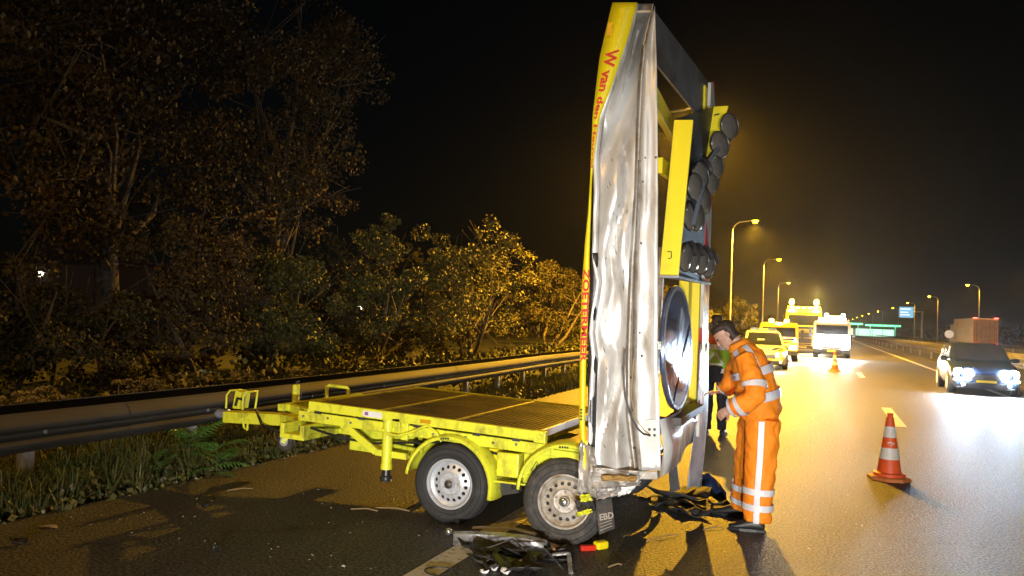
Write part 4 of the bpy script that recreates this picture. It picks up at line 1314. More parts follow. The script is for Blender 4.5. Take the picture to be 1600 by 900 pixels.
# ================================================================ VEHICLES (local frame: front bumper at y = 0, length runs to +y, built round the origin)
def vwheel(t, x, y, r, w, rimm):
    s_ = 1 if x > 0 else -1
    ty = MB().lathe([(r * .62, -w / 2), (r * .93, -w / 2), (r, -w * .36), (r, w * .36), (r * .93, w / 2), (r * .62, w / 2)], (x, y, r), 'x', 28).build('wheel', RUB, t, smooth=40)
    xo = x + s_ * w / 2
    MB().lathe([(r * .62, 0), (r * .60, s_ * .012), (r * .5, s_ * .004), (r * .2, s_ * .014), (.001, s_ * .016)], (xo, y, r), 'x', 24).build('rim', rimm, ty, smooth=30)
    return ty
def headlight(t, quad, depth, m_):
    return MB().prism(quad, (0, depth, 0)).build('headlight', m_, t, bevel=0.012)
def make_car(label, loc, yaw, paint, L=4.35, W=1.80, H=1.50, group=None, lens=None, beam=0, beamcol=(1, .97, .9), spot=70):
    t = thing('car', label, 'car', (0, 0, 0), group)
    hw = W / 2
    st = [(0.0, .68, .30, .60, .02), (.04, .80, .22, .69, .03), (.16, .92, .19, .77, .05), (.42, .98, .19, .84, .06), (.8, 1.0, .19, .90, .06), (1.15, 1.0, .19, .95, .05),
          (L * .5, 1.0, .19, .97, .02), (L - .8, 1.0, .19, .98, .02), (L - .25, .97, .22, .98, .02), (L - .06, .9, .28, .92, .02), (L, .8, .34, .80, .02)]
    rings = []
    for y, f, zb, zs, cr in st:
        w = hw * f
        half = [(0, zb), (w * .86, zb), (w * .97, zb + .09), (w, zb + .24), (w * .992, zs - .12), (w * .95, zs - .03), (w * .86, zs + cr * .3), (w * .45, zs + cr * .85), (0, zs + cr)]
        rings.append([(x, y, z) for x, z in half] + [(-x, y, z) for x, z in half[-2:0:-1]])
    MB().loft(rings).build('body', paint, t, smooth=40)
    # greenhouse
    z0, z1 = .955, H
    g = []
    for z, ya, yb, wf in ((z0, 1.00, L - .22, .90), (z0 + (z1 - z0) * .5, 1.48, L - .38, .83), (z1 - .07, 1.88, L - .62, .745), (z1 - .015, 2.08, L - .85, .66), (z1, 2.4, L - 1.2, .45)):
        w = hw * wf
        g.append([(-w, yb, z), (-w * .8, yb + .04, z), (w * .8, yb + .04, z), (w, yb, z), (w, (ya + yb) / 2, z), (w, ya + .12, z), (w * .82, ya, z), (0, ya - .05, z), (-w * .82, ya, z), (-w, ya + .12, z), (-w, (ya + yb) / 2, z)])
    MB().loft(g).build('roof', paint, t, smooth=35)
    e = .006
    ws = [(-hw * .80, 1.05 - e, z0 + .05), (0, 1.00 - e, z0 + .05), (hw * .80, 1.05 - e, z0 + .05), (hw * .68, 1.86 - e * 2, z1 - .10), (0, 1.81 - e * 2, z1 - .10), (-hw * .68, 1.86 - e * 2, z1 - .10)]
    q_ = [Vector(p) + Vector((0, -.012, .012)) for p in ws]
    MB().add(q_, [(0, 1, 4, 5), (1, 2, 3, 4)]).build('windscreen', GLASS, t, solid=.006)
    for s_ in (-1, 1):
        a = [(s_ * (hw * .885 + .004), 1.35, z0 + .06), (s_ * (hw * .885 + .004), 2.42, z0 + .06), (s_ * (hw * .765 + .006), 2.42, z1 - .11), (s_ * (hw * .78 + .006), 1.88, z1 - .12)]
        MB().prism(a, (s_ * .012, 0, 0)).build('side_window', GLASS, t)
        a = [(s_ * (hw * .885 + .004), 2.50, z0 + .06), (s_ * (hw * .885 + .004), L - .7, z0 + .06), (s_ * (hw * .765 + .006), L - .85, z1 - .12), (s_ * (hw * .765 + .006), 2.50, z1 - .11)]
        MB().prism(a, (s_ * .012, 0, 0)).build('side_window', GLASS, t)
        MB().loft([[(s_ * (hw + dx), 1.38 + ry * math.cos(k), 1.02 + rz * math.sin(k)) for k in [2 * math.pi * j / 10 for j in range(10)]] for dx, ry, rz in ((-.10, .03, .02), (-.02, .06, .06), (.08, .075, .075), (.15, .05, .055))]).build('door_mirror', paint, t, smooth=60)
        # headlight wraps round the corner
        hq = MB()
        hq.hexa([(s_ * hw * .44, -.03, .54), (s_ * hw * .84, .06, .545), (s_ * hw * .84, .3, .545), (s_ * hw * .44, .25, .54),
                 (s_ * hw * .45, .0, .69), (s_ * hw * .90, .10, .735), (s_ * hw * .90, .35, .735), (s_ * hw * .44, .30, .70)])
        hq.build('headlight', lens, t, bevel=.02)
        MB().box((s_ * hw * .58 - .10, -.004, .30), (s_ * hw * .58 + .10, .10, .36)).build('fog_lamp', lens if beam else BLACKP, t, bevel=.01)
        MB().lathe([(.38, 0), (.38, .02)], (s_ * (hw - .004), .86, .34), 'x', 28).build('wheel_arch', BLACKP, t)
        MB().lathe([(.38, 0), (.38, .02)], (s_ * (hw - .004), L - .82, .34), 'x', 28).build('wheel_arch', BLACKP, t)
        for y in (.86, L - .82):
            vwheel(t, s_ * (hw - .09), y, .33, .22, RIM)
        if beam:
            lamp_light('headlight_beam', t, (s_ * hw * .64, -.08, .64), beam, beamcol, .07, spot=R(spot), aim=(0, -1, -.04), blend=1.0)
    gr_ = MB().box((-hw * .43, -.012, .46), (hw * .43, .08, .62)).build('grille', BLACKP, t, bevel=.012)
    for z in (.50, .54, .58):
        MB().box((-hw * .41, -.02, z - .006), (hw * .41, -.0125, z + .006)).build('grille_bar', CHROME, gr_)
    MB().box((-hw * .62, -.008, .25), (hw * .62, .08, .37)).build('lower_grille', BLACKP, t, bevel=.012)
    MB().box((-.26, -.03, .385), (.26, -.013, .455)).build('number_plate', mat('plate_yellow', (.75, .55, .03), .4), t)
    MB().box((-hw * .8, .02, .20), (hw * .8, .12, .245)).build('front_lip', BLACKP, t, bevel=.01)
    t.location = loc
    t.rotation_euler = (0, 0, yaw)
    return t
WPAINT = mat('white_car_paint', (.78, .76, .68), .28, coat=.6)
DPAINT = mat('dark_blue_paint', (.012, .02, .045), .25, coat=.8)
LPOL = glow('police_lens', (1.0, .80, .35), 6)
pc = make_car('white police car with orange and blue bonnet stripes and a roof light bar', (-2.35, 35.2, 0), R(7), WPAINT, H=1.62, W=1.86, lens=LPOL, beam=120, beamcol=(1, .85, .5))
def bonnet(x0, x1, y0, y1, sk, m_, name):
    rows = []
    for k in range(7):
        y = y0 + (y1 - y0) * k / 6
        zs = interp([(0.0, .62), (.04, .72), (.16, .82), (.42, .90), (.8, .96), (1.15, 1.0)], y) + .012
        c = sk * (k / 6)
        row = []
        for q in range(4):
            x = x0 + (x1 - x0) * q / 3 + c
            row.append((x, y - .012, zs - .075 * (abs(x) / .9) ** 2))
        rows.append(row)
    MB().grid(rows).build(name, m_, pc, smooth=60)
ORS = mat('police_orange', (.80, .13, .015), .4)
BLS = mat('police_blue', (.015, .03, .28), .4)
for s_ in (-1, 1):
    bonnet(s_ * .20, s_ * .42, .13, .62, s_ * .30, BLS, 'blue_stripe')
    bonnet(s_ * .46, s_ * .66, .13, .50, s_ * .22, ORS, 'orange_stripe')
lb_ = MB().box((-.55, 2.1, 1.62), (.55, 2.38, 1.72)).build('light_bar', mat('bar_grey', (.25, .25, .27), .3), pc, bevel=.02)
for s_ in (-1, 1):
    MB().box((s_ * .36 - .16, 2.08, 1.64), (s_ * .36 + .16, 2.4, 1.735)).build('beacon', mat('beacon_blue', (.05, .1, .5), .2), lb_, bevel=.015)
MB().box((-.28, 1.28, 1.16), (.02, 1.30, 1.26)).build('papers_on_dash', WHITEP, pc)

LHID = glow('headlamp_white', (.80, .91, 1.0), 260)
mc = make_car('dark blue hatchback driving with dazzling white headlights in the open lane', (4.35, 26.6, 0), R(-1), DPAINT, lens=LHID, beam=430, beamcol=(.46, .72, 1.0))

# ---- cab-over lorries and vans
def make_lorry(name, label, cat, loc, yaw, W, cabH, cabL, boxH, L, paint, boxm, lens, beam, beamcol, r=.48):
    t = thing(name, label, cat, (0, 0, 0))
    hw = W / 2
    rings = []
    for y, f, zb, zt in ((0, .93, .42, cabH * .62), (.05, .98, .36, cabH * .66), (.12, 1, .36, cabH * .72), (.28, 1, .36, cabH * .94), (.45, .985, .36, cabH), (cabL, .985, .36, cabH)):
        w = hw * f
        rings.append([(-w, y, zb), (w, y, zb), (w, y, zt - .12), (w * .93, y, zt), (-w * .93, y, zt), (-w, y, zt - .12)])
    MB().loft(rings).build('cab', paint, t, bevel=.03)
    zw0, zw1 = cabH * .56, cabH * .88
    MB().add([(-hw * .86, -.02, zw0), (hw * .86, -.02, zw0), (hw * .84, .20, zw1), (-hw * .84, .20, zw1)], [(0, 1, 2, 3)]).build('windscreen', GLASS, t, solid=.02)
    for s_ in (-1, 1):
        MB().prism([(s_ * (hw + .002), .35, zw0), (s_ * (hw + .002), cabL - .3, zw0), (s_ * (hw + .002), cabL - .3, zw1), (s_ * (hw + .002), .5, zw1)], (s_ * .01, 0, 0)).build('side_window', GLASS, t)
        MB().box((s_ * (hw + .18) - .09, .05, zw0 + .02), (s_ * (hw + .18) + .09, .14, zw1 - .1)).build('door_mirror', BLACKP, t, bevel=.02)
        MB().box((s_ * hw * .72 - .2, -.035, .62), (s_ * hw * .72 + .2, .08, .86)).build('headlight', lens, t, bevel=.03)
        for y in (.95, L - 1.2):
            vwheel(t, s_ * (hw - .16), y, r, .3, RIM)
        if beam:
            lamp_light('headlight_beam', t, (s_ * hw * .72, -.12, .76), beam, beamcol, .1, spot=R(75), aim=(0, -1, -.03), blend=.8)
    MB().box((-hw * .98, -.06, .32), (hw * .98, .12, .58)).build('bumper', BLACKP, t, bevel=.03)
    g_ = MB().box((-hw * .5, -.02, .62), (hw * .5, .06, cabH * .5)).build('grille', BLACKP, t, bevel=.02)
    for k in range(3):
        z = .72 + (cabH * .5 - .8) * k / 2
        MB().box((-hw * .48, -.035, z), (hw * .48, -.0205, z + .03)).build('grille_bar', paint, g_)
    MB().box((-.26, -.08, .40), (.26, -.0605, .51)).build('number_plate', mat('plate_yellow', (.75, .55, .03), .4), t)
    MB().box((-hw * .6, cabL, .45), (hw * .6, L, .70)).build('chassis', DARKST, t)
    if boxH:
        MB().box((-hw, cabL + .12, .72), (hw, L, boxH)).build('load_box', boxm, t, bevel=.03)
    t.location = loc
    t.rotation_euler = (0, 0, yaw)
    return t
YPAINT = mat('recovery_yellow', (.75, .50, .02), .35, coat=.4)
AMB = glow('amber_beacon', (1.0, .50, .02), 25)
AMBS = glow('amber_marker', (1.0, .55, .05), 10)
LTRK = glow('truck_lens', (1.0, .95, .85), 260)
tt = make_lorry('recovery_truck', 'tall yellow recovery truck with two amber roof beacons flashing', 'truck', (-1.55, 62, 0), R(0), 2.5, 3.2, 2.0, 2.6, 8.5, YPAINT, YPAINT, LTRK, 300, (1, .9, .7))
br = MB().box((-1.15, .5, 3.24), (1.15, .8, 3.42)).build('roof_bar', YPAINT, tt, bevel=.02)
for s_ in (-1, 1):
    MB().lathe([(.16, 0), (.16, .22), (.11, .32), (.001, .33)], (s_ * .86, .65, 3.62), 'z', 16).build('beacon', AMB, tt, smooth=50)
    MB().box((s_ * .86 - .1, .55, 3.42), (s_ * .86 + .1, .75, 3.62)).build('beacon_foot', BLACKP, tt)
    lamp_light('beacon_glow', tt, (s_ * .86, .30, 3.8), 1500, (1, .55, .06), .15)
for k in range(5):
    MB().box((-.9 + .4 * k, .42, 3.26), (-.66 + .4 * k, .495, 3.38)).build('work_lamp', AMBS, br)
MB().box((-1.2, 2.2, 2.65), (1.2, 3.0, 3.3)).build('crane_head', YPAINT, tt, bevel=.03)
MB().bar((0, 2.4, 3.2), (0, 7.5, 2.9), .4, .45).build('crane_boom', YPAINT, tt, bevel=.03)
vn = make_lorry('road_service_van', 'yellow road-service van parked behind the police car with amber beacons lit', 'van', (-2.35, 45, 0), R(3), 2.0, 2.05, 5.2, 0, 5.4, YPAINT, YPAINT, AMBS, 150, (1, .85, .6), r=.36)
for s_ in (-1, 1):
    MB().lathe([(.12, 0), (.12, .13), (.08, .2), (.001, .21)], (s_ * .40, .9, 2.06), 'z', 14).build('beacon', AMB, vn, smooth=50)
lamp_light('beacon_glow', vn, (0, .55, 2.3), 500, (1, .55, .06), .15)
ht = make_lorry('flatbed_truck', 'white flatbed truck with blinding full-beam headlights beside the recovery truck', 'truck', (.35, 54, 0), R(0), 2.2, 2.35, 1.7, 0, 7.0, WPAINT, WPAINT, glow('full_beam', (1.0, .97, .9), 220), 150, (1, .92, .75), r=.42)
for s_ in (-3, -1, 1, 3):
    MB().lathe([(.20, .0), (.22, -.05), (.16, -.10), (.001, -.12)], (s_ * .27, -.06, 1.16), 'y', 20).build('added_glare_lamp', glow('full_beam', (1, .97, .9), 220), ht, smooth=50)  # added lamps that widen the glare around the headlights
MB().box((-.8, .5, 2.38), (.8, .75, 2.5)).build('roof_lamp_bar', glow('roof_bar_white', (1, .97, .9), 60), ht)
bt = make_lorry('box_lorry', 'white box lorry behind the flatbed truck with lit roof markers', 'lorry', (1.0, 108, 0), R(0), 2.5, 3.0, 2.0, 3.7, 9, WPAINT, WPAINT, LTRK, 200, (1, .97, .9))
for s_ in (-1, 1):
    MB().box((s_ * 1.0 - .18, 1.9, 3.72), (s_ * 1.0 + .18, 2.05, 3.9)).build('roof_marker', glow('roof_bar_white', (1, .97, .9), 60), bt)

# ---- lorry on the opposite carriageway driving away
ol = thing('orange_lorry', 'box lorry with orange rear doors driving away on the opposite carriageway', 'lorry', (0, 0, 0))
MB().box((-1.25, 0.05, 1.0), (1.25, 9.5, 3.75)).build('load_box', mat('lorry_grey', (.42, .40, .40), .5, col2=(.3, .28, .28), scale=1), ol, bevel=.03)
dr = mat('lorry_orange', (.78, .48, .18), .5, col2=(.6, .34, .12), scale=2)
for s_ in (-1, 1):
    d_ = MB().box((s_ * .63 - .6, -.0, 1.02), (s_ * .63 + .6, .045, 3.70)).build('rear_door', dr, ol, bevel=.015)
    for x in (-.25, .25):
        MB().tube([(s_ * .63 + x, -.03, 1.1), (s_ * .63 + x, -.03, 3.6)], .018, 6).build('lock_rod', GALV, d_)
    MB().box((s_ * 1.05 - .2, -.05, 3.76), (s_ * 1.05 + .2, .05, 3.84)).build('marker_lamp', glow('tail_red', (1, .06, .05), 4), ol)
    MB().box((s_ * 1.0 - .2, -.06, .75), (s_ * 1.0 + .2, .02, .9)).build('tail_lamp', glow('tail_red', (1, .06, .05), 4), ol)
    for y in (1.2, 2.5, 10.5):
        vwheel(ol, s_ * 1.05, y, .5, .35, RIM)
MB().box((-.9, .1, .65), (.9, 11.5, .98)).build('chassis', DARKST, ol)
MB().box((-1.2, 9.8, .6), (1.2, 11.8, 3.1)).build('cab', mat('cab_grey', (.4, .4, .42), .4), ol, bevel=.06)
MB().box((-1.15, .02, .55), (1.15, .12, .68)).build('rear_bumper', GALV, ol)
ol.location = (onY(1540, 515, 102).x, 102, 0)
ol.rotation_euler = (0, 0, R(4))
rs = onY(1483, 522, 110)
t = thing('round_road_sign', 'small white round sign on a post beyond the opposite barrier', 'road sign', (rs.x, 110, 0))
MB().tube([(rs.x, 110.05, -.1), (rs.x, 110.05, rs.z)], .05, 8).build('post', GALV, t)
MB().lathe([(.48, -.02), (.5, 0), (.48, .02)], (rs.x, 110, rs.z), 'y', 24).build('disc', mat('lit_white_sign', (.8, .8, .78), .4, emit=(.95, .95, .9), estr=.10), t)
MB().lathe([(.48, 0), (.5, -.01)], (rs.x, 109.97, rs.z), 'y', 24, cap=False).build('rim', GALV, t)

# ================================================================ TRAFFIC CONES
CONEO = mat('cone_orange', (.78, .10, .012), .5, col2=(.55, .07, .015), scale=9, lo=.5, hi=.8)
CONEW = mat('cone_white', (.78, .78, .76), .45, col2=(.6, .58, .55), scale=12)
CONEB = mat('cone_base', (.62, .16, .03), .6, col2=(.45, .2, .05), scale=10)
def cone(label, loc, h, tilt, yaw):
    t = thing('traffic_cone', label, 'traffic cone', (0, 0, 0), 'red and white traffic cones closing the lane')
    oc = []
    for k in range(8):
        a = math.pi / 8 + k * math.pi / 4
        oc.append((.245 * h / .8 * math.cos(a) * 1.05, .245 * h / .8 * math.sin(a) * 1.05))
    s = h / .8
    MB().loft([[(x * f, y * f, z * s) for x, y in oc] for f, z in ((1, 0), (1, .03), (.93, .045), (.86, .05))]).build('base', CONEB, t, bevel=.006)
    rr = lambda z: (.155 - .115 * z / .8) * s
    MB().lathe([(.185 * s, .05 * s), (.185 * s, .085 * s), (.16 * s, .095 * s)], (0, 0, 0), 'z', 32).build('foot_ring', CONEO, t, smooth=40)
    zz = [.09, .26, .40, .53, .665, .78]
    for k, (a, b) in enumerate(zip(zz, zz[1:])):
        e = .002 if k % 2 else 0
        MB().lathe([(rr(a) + e, a * s), (rr((a + b) / 2) + e, (a + b) / 2 * s), (rr(b) + e, b * s)], (0, 0, 0), 'z', 36, cap=False).build('white_band' if k % 2 else 'orange_band', CONEW if k % 2 else CONEO, t, smooth=60)
    MB().lathe([(rr(.78), .78 * s), (.033 * s, .785 * s), (.03 * s, .80 * s), (.037 * s, .805 * s), (.035 * s, .83 * s), (.012 * s, .835 * s)], (0, 0, 0), 'z', 20).build('tip', CONEO, t, smooth=50)
    # worn white print on the middle orange ring
    for k in range(6):
        a = R(-118 + 9 * k)
        z = .475 - .006 * abs(k - 2)
        r_ = rr(z) + .0025
        MB().add([(r_ * math.cos(a + da), r_ * math.sin(a + da), (z + dz_) * s) for da, dz_ in ((-.055, -.011), (.06, -.009), (.05, .012), (-.05, .009))], [(0, 1, 2, 3)]).build('print_mark', CONEW, t)
    a0, z = R(-95), .44
    MB().add([((rr(z) + .0025) * math.cos(a0 + da), (rr(z) + .0025) * math.sin(a0 + da), (z + dz_) * s) for da, dz_ in ((-.14, .005), (.02, -.012), (.2, .012), (.02, .002))], [(0, 1, 2, 3)]).build('print_mark', CONEW, t)
    t.location = loc
    t.rotation_euler = (tilt[0], tilt[1], yaw)
    return t
c1 = gnd(1389, 749)
h1 = onY(1389, 646, c1.y).z
cone('scuffed red and white traffic cone standing beside the lane dash nearest the orange man', (c1.x, c1.y, 0.0), h1 * .97, (0, R(0), 0), R(12))
c2 = gnd(1304, 580)
cone('small red and white traffic cone in front of the flatbed truck headlights', (c2.x, c2.y, 0.0), .82, (0, 0, 0), R(30))

# ---- added unseen car behind the camera; its headlights serve as frontal key light
make_car('added unseen grey car whose headlights light the wrecked trailer', (1.35, -3.6, 0), math.pi + R(19), mat('grey_car_paint', (.25, .26, .28), .3, coat=.5), lens=glow('added_key_lens', (1, .97, .92), 30), beam=900, beamcol=(1, .97, .92), spot=58)

# added glowing bowls and strips that enlarge the headlight glare of the oncoming hatchback
for s_ in (-1, 1):
    for dx, r_ in ((.46, .13), (.70, .13)):
        MB().lathe([(r_ * .9, .08), (r_, .0), (r_ * .8, -.03), (.001, -.045)], (s_ * dx, -.02 + .10 * (dx > .5), .64), 'y', 20).build('glare_bowl', LHID, mc, smooth=50)
    MB().box((s_ * .62 - .20, -.03, .44), (s_ * .62 + .20, .06, .475)).build('glare_strip', LHID, mc, bevel=.008)

# ================================================================ VEGETATION
LEAFA = mat('autumn_leaf', (.042, .032, .010), .7, col2=(.062, .030, .008), scale=.9, lo=.4, hi=.6, island=(.085, .055, .016), spec=.3)
LEAFB = mat('olive_leaf', (.050, .058, .014), .6, col2=(.075, .060, .012), scale=1.1, lo=.4, hi=.6, island=(.10, .10, .03), spec=.3)
LEAFLIT = mat('lamplit_leaf', (.105, .088, .014), .6, col2=(.070, .075, .014), scale=1.2, lo=.4, hi=.6, island=(.15, .125, .03), spec=.3)  # street lamp's yellow light put into the leaf colour
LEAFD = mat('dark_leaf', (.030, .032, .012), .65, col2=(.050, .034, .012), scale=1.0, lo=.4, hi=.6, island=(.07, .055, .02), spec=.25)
def rnd_unit():
    while True:
        v = Vector((random.uniform(-1, 1), random.uniform(-1, 1), random.uniform(-1, 1)))
        if .05 < v.length < 1:
            return v.normalized()
def leaf(mb, p, s, wf=.55, d=None):
    d = d or rnd_unit()
    n = rnd_unit()
    w = d.cross(n)
    if w.length < .05:
        return
    w = w.normalized() * s * wf
    d = d * s
    mb.add([p, p + d * .5 + w, p + d * 1.1, p + d * .5 - w], [(0, 1, 2, 3)])
def clumps_of(c, rx, ry, rz, n, r0, r1, low=-.8):
    out = []
    c = Vector(c)
    while len(out) < n:
        v = rnd_unit()
        k = random.uniform(.35, 1.0) ** .6
        if v.z * k < low:
            continue
        out.append((c + Vector((v.x * rx * k, v.y * ry * k, v.z * rz * k)), random.uniform(r0, r1)))
    return out
def tree(name, label, cat, base, clumps, leaves, size, lm, trunk_r, group=None, stems=1, twigs=1.0, wisp=9):
    base = Vector(base)
    t = thing(name, label, cat, base, group)
    mb = MB()
    cen = sum((c for c, r in clumps), Vector()) / len(clumps)
    for s_ in range(stems):
        b = base + (Vector((random.uniform(-.5, .5), random.uniform(-.5, .5), 0)) if stems > 1 else Vector())
        top = cen + (rnd_unit() * 1.0 if stems > 1 else Vector((0, 0, .3)))
        path = [b + Vector((0, 0, -.15)), b + Vector((0, 0, .1)), b.lerp(top, .35) + Vector((random.uniform(-.2, .2), random.uniform(-.2, .2), 0)), b.lerp(top, .7), top]
        mb.tube(path, [trunk_r * 1.35, trunk_r, trunk_r * .8, trunk_r * .55, trunk_r * .2], 9)
        for c, r in clumps[s_::stems]:
            k = random.uniform(.35, .85)
            a = b.lerp(top, k)
            md = a.lerp(c, .5) + Vector((random.uniform(-.25, .25), random.uniform(-.25, .25), random.uniform(-.3, .1)))
            mb.tube([a, md, c], [trunk_r * .32, trunk_r * .2, trunk_r * .08], 6)
            for q in range(int(7 * twigs)):
                e = c + rnd_unit() * r * .95
                mb.tube([c.lerp(md, random.uniform(0, .5)), e], [trunk_r * .07, .006], 4)
    mb.build('trunk', BARK, t, smooth=60)
    mb = MB()
    sub = []
    for c, r in clumps:
        for q in range(wisp):
            v = rnd_unit() * r * random.uniform(.35, 1.05)
            sub.append((c + Vector((v.x, v.y, v.z * .8)), r * random.uniform(.22, .42)))
    tot = sum(r ** 2 for c, r in sub)
    for c, r in sub:
        for k in range(int(leaves * r * r / tot)):
            v = rnd_unit()
            v *= r * random.uniform(.25, 1.08) ** .55
            v.z *= .8
            leaf(mb, c + v, size * random.uniform(.55, 1.25))
    cr = mb.build('crown', lm, t)
    return t
TG = 'roadside trees behind the crash barrier'
def px_base(px, X):
    p = onX(px, 560, X)
    return Vector((X, p.y, -.09))
def px_clump(px, py, X, r):
    return (onX(px, py, X), r)
# the big overhanging tree
cl = []
for px, py, X, r in ((40, 60, -11, 1.5), (120, 100, -11, 1.4), (200, 60, -11.5, 1.5), (60, 180, -10.5, 1.3), (150, 190, -10.6, 1.2), (30, 270, -10.4, 1.1), (110, 280, -10.5, 1.1), (220, 200, -11.5, 1.4),
                     (300, 120, -12, 1.7), (260, 20, -12, 1.6), (20, -40, -11, 1.5), (140, -20, -11, 1.6), (180, 330, -10.8, 1.0), (60, 360, -10.6, .9), (250, 290, -11.5, 1.2)):
    cl.append(px_clump(px, py, X, r))
tree('big_tree', 'huge dark autumn tree overhanging the verge, with the thickest trunk', 'tree', px_base(185, -11.5), cl, 19000, .075, LEAFA, .26, TG)
cl = []
for px, py, X, r in ((380, 60, -12, 1.8), (470, 40, -12.5, 1.8), (540, 100, -12.5, 1.5), (560, 130, -12.5, .9), (400, 160, -12, 1.6), (480, 190, -12, 1.4), (500, 270, -11.5, 1.0), (530, 300, -11.3, .6),
                     (420, 260, -11.8, 1.3), (340, 240, -11.8, 1.4), (470, 330, -11.6, 1.0), (400, 340, -11.4, 1.1), (330, 340, -11.2, 1.1)):
    cl.append(px_clump(px, py, X, r))
tree('leaning_tree', 'tall brown-leaved tree reaching out over the brambles next to the huge tree', 'tree', px_base(400, -12.2), cl, 16000, .08, LEAFA, .20, TG)
# the hedge of smaller trees and shrubs
def shrub(label, px, pts, X, leaves, size, lm, tr_, stems=3):
    tree('roadside_shrub', label, 'shrub', px_base(px, X), [px_clump(a, b, X + random.uniform(-.5, .5), r) for a, b, r in pts], leaves, size, lm, tr_, 'shrubs behind the crash barrier', stems)
shrub('reddish brown shrub growing under the leaning tree', 290, ((250, 420, .9), (310, 400, .95), (350, 440, .9), (270, 490, .9), (330, 500, .9), (220, 500, .8), (300, 560, .8)), -10.2, 11050, 0.061, LEAFA, .06)
shrub('dark low bramble bush at the foot of the huge tree', 90, ((30, 470, .8), (90, 500, .8), (150, 480, .8), (40, 550, .7), (110, 560, .7), (170, 555, .7)), -9.6, 10200, 0.054, LEAFD, .05)
shrub('olive bush with bare pale stems beside the reddish shrub', 430, ((400, 430, .9), (450, 420, .9), (480, 470, .9), (410, 500, .9), (460, 530, .9), (380, 550, .8), (500, 540, .8)), -10.6, 11050, 0.065, LEAFB, .06)
shrub('thin grey-green sapling with a wispy top between two bushes', 600, ((600, 350, .45), (585, 385, .7), (615, 390, .6), (570, 430, .9), (620, 440, .9), (590, 490, .9), (560, 520, .8)), -11, 10200, 0.072, LEAFB, .06)
shrub('broad dark bush behind the thin sapling', 540, ((520, 410, 1.0), (545, 460, 1.2), (520, 530, 1.2), (640, 500, 1.2), (610, 550, 1.1), (680, 550, 1.1)), -12.2, 10200, 0.079, LEAFD, .07)
shrub('bright yellow-green rounded bush lit by the street lamp', 745, ((680, 405, 1.1), (720, 395, 1.1), (760, 385, 1.1), (800, 395, .9), (700, 450, 1.2), (760, 440, 1.2), (800, 450, 1.0), (680, 500, 1.1), (740, 500, 1.2), (790, 510, 1.0)), -11, 15300, 0.076, LEAFLIT, .08, 4)
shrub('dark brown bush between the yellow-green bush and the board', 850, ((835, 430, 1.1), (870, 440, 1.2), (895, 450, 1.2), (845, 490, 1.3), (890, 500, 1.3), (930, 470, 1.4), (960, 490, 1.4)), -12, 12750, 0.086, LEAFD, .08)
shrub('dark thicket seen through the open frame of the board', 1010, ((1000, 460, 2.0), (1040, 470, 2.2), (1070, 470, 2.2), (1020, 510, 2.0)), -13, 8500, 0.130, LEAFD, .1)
shrub('bushy lamp-lit tree beside the tall street lamp', 1155, ((1130, 490, 1.5), (1150, 480, 1.6), (1170, 480, 1.4), (1140, 505, 1.5), (1165, 505, 1.5), (1100, 490, 1.8)), -9.4, 8500, 0.144, LEAFLIT, .12)
# far dark wood along the horizon beyond the opposite carriageway and behind the hedge
def wood(name, label_x, x0, x1, y0, y1, n, h, nl=36, lsz=.16):
    mb = MB()
    for k in range(n):
        f = random.random()
        b = Vector((x0 + (x1 - x0) * f + random.uniform(-6, 6), y0 + (y1 - y0) * f + random.uniform(-6, 6), 0))
        hh = h * random.uniform(.6, 1.1)
        for q in range(nl):
            v = rnd_unit()
            leaf(mb, b + Vector((v.x * hh * .4, v.y * hh * .4, hh * .55 + v.z * hh * .45)), hh * lsz * random.uniform(.6, 1.3))
    tag(mb.build(name, LEAFD), label_x, 'woodland', kind='stuff')
wood('far_wood', 'low dark wood along the horizon beyond the opposite carriageway', 34, 60, 90, 700, 170, 5.5)
wood('far_treeline', 'dark tree belt behind the roadside shrubs', -24, -17, 30, 220, 150, 5, 130, .045)

# ---- undergrowth behind the barrier and grass on the verge: nobody could count these
mb = MB()
for k in range(15000):
    y = -1 + 46 * random.random() ** 1.4
    x = rail_x(y) - .55 - 2.6 * random.random()
    f = noise.noise(Vector((x * .8, y * .8, 2))) * .5 + .5
    hh = (.25 + .75 * f) * min(1, (rail_x(y) - .3 - x) / 1.0 + .35)
    leaf(mb, Vector((x, y, hh * random.random() ** .6 * 1.1)), random.uniform(.04, .085) * (1 + y / 60))
tag(mb.build('undergrowth', LEAFB), 'low leafy undergrowth behind the crash barrier', 'undergrowth', kind='stuff')
GRASSM = mat('grass_blade', (.060, .085, .018), .55, col2=(.095, .085, .025), scale=2.0, lo=.4, hi=.65, island=(.13, .125, .05), spec=.3)
def blade(mb, p, h, lean, w):
    a = random.uniform(0, 6.283)
    d = Vector((math.cos(a), math.sin(a), 0))
    s_ = Vector((-d.y, d.x, 0)) * w
    p1 = p + Vector((0, 0, h * .55)) + d * lean * .3
    p2 = p + Vector((0, 0, h)) + d * lean
    mb.add([p - s_, p + s_, p1 + s_ * .7, p2, p1 - s_ * .7], [(0, 1, 2, 4), (4, 2, 3)])
mb = MB()
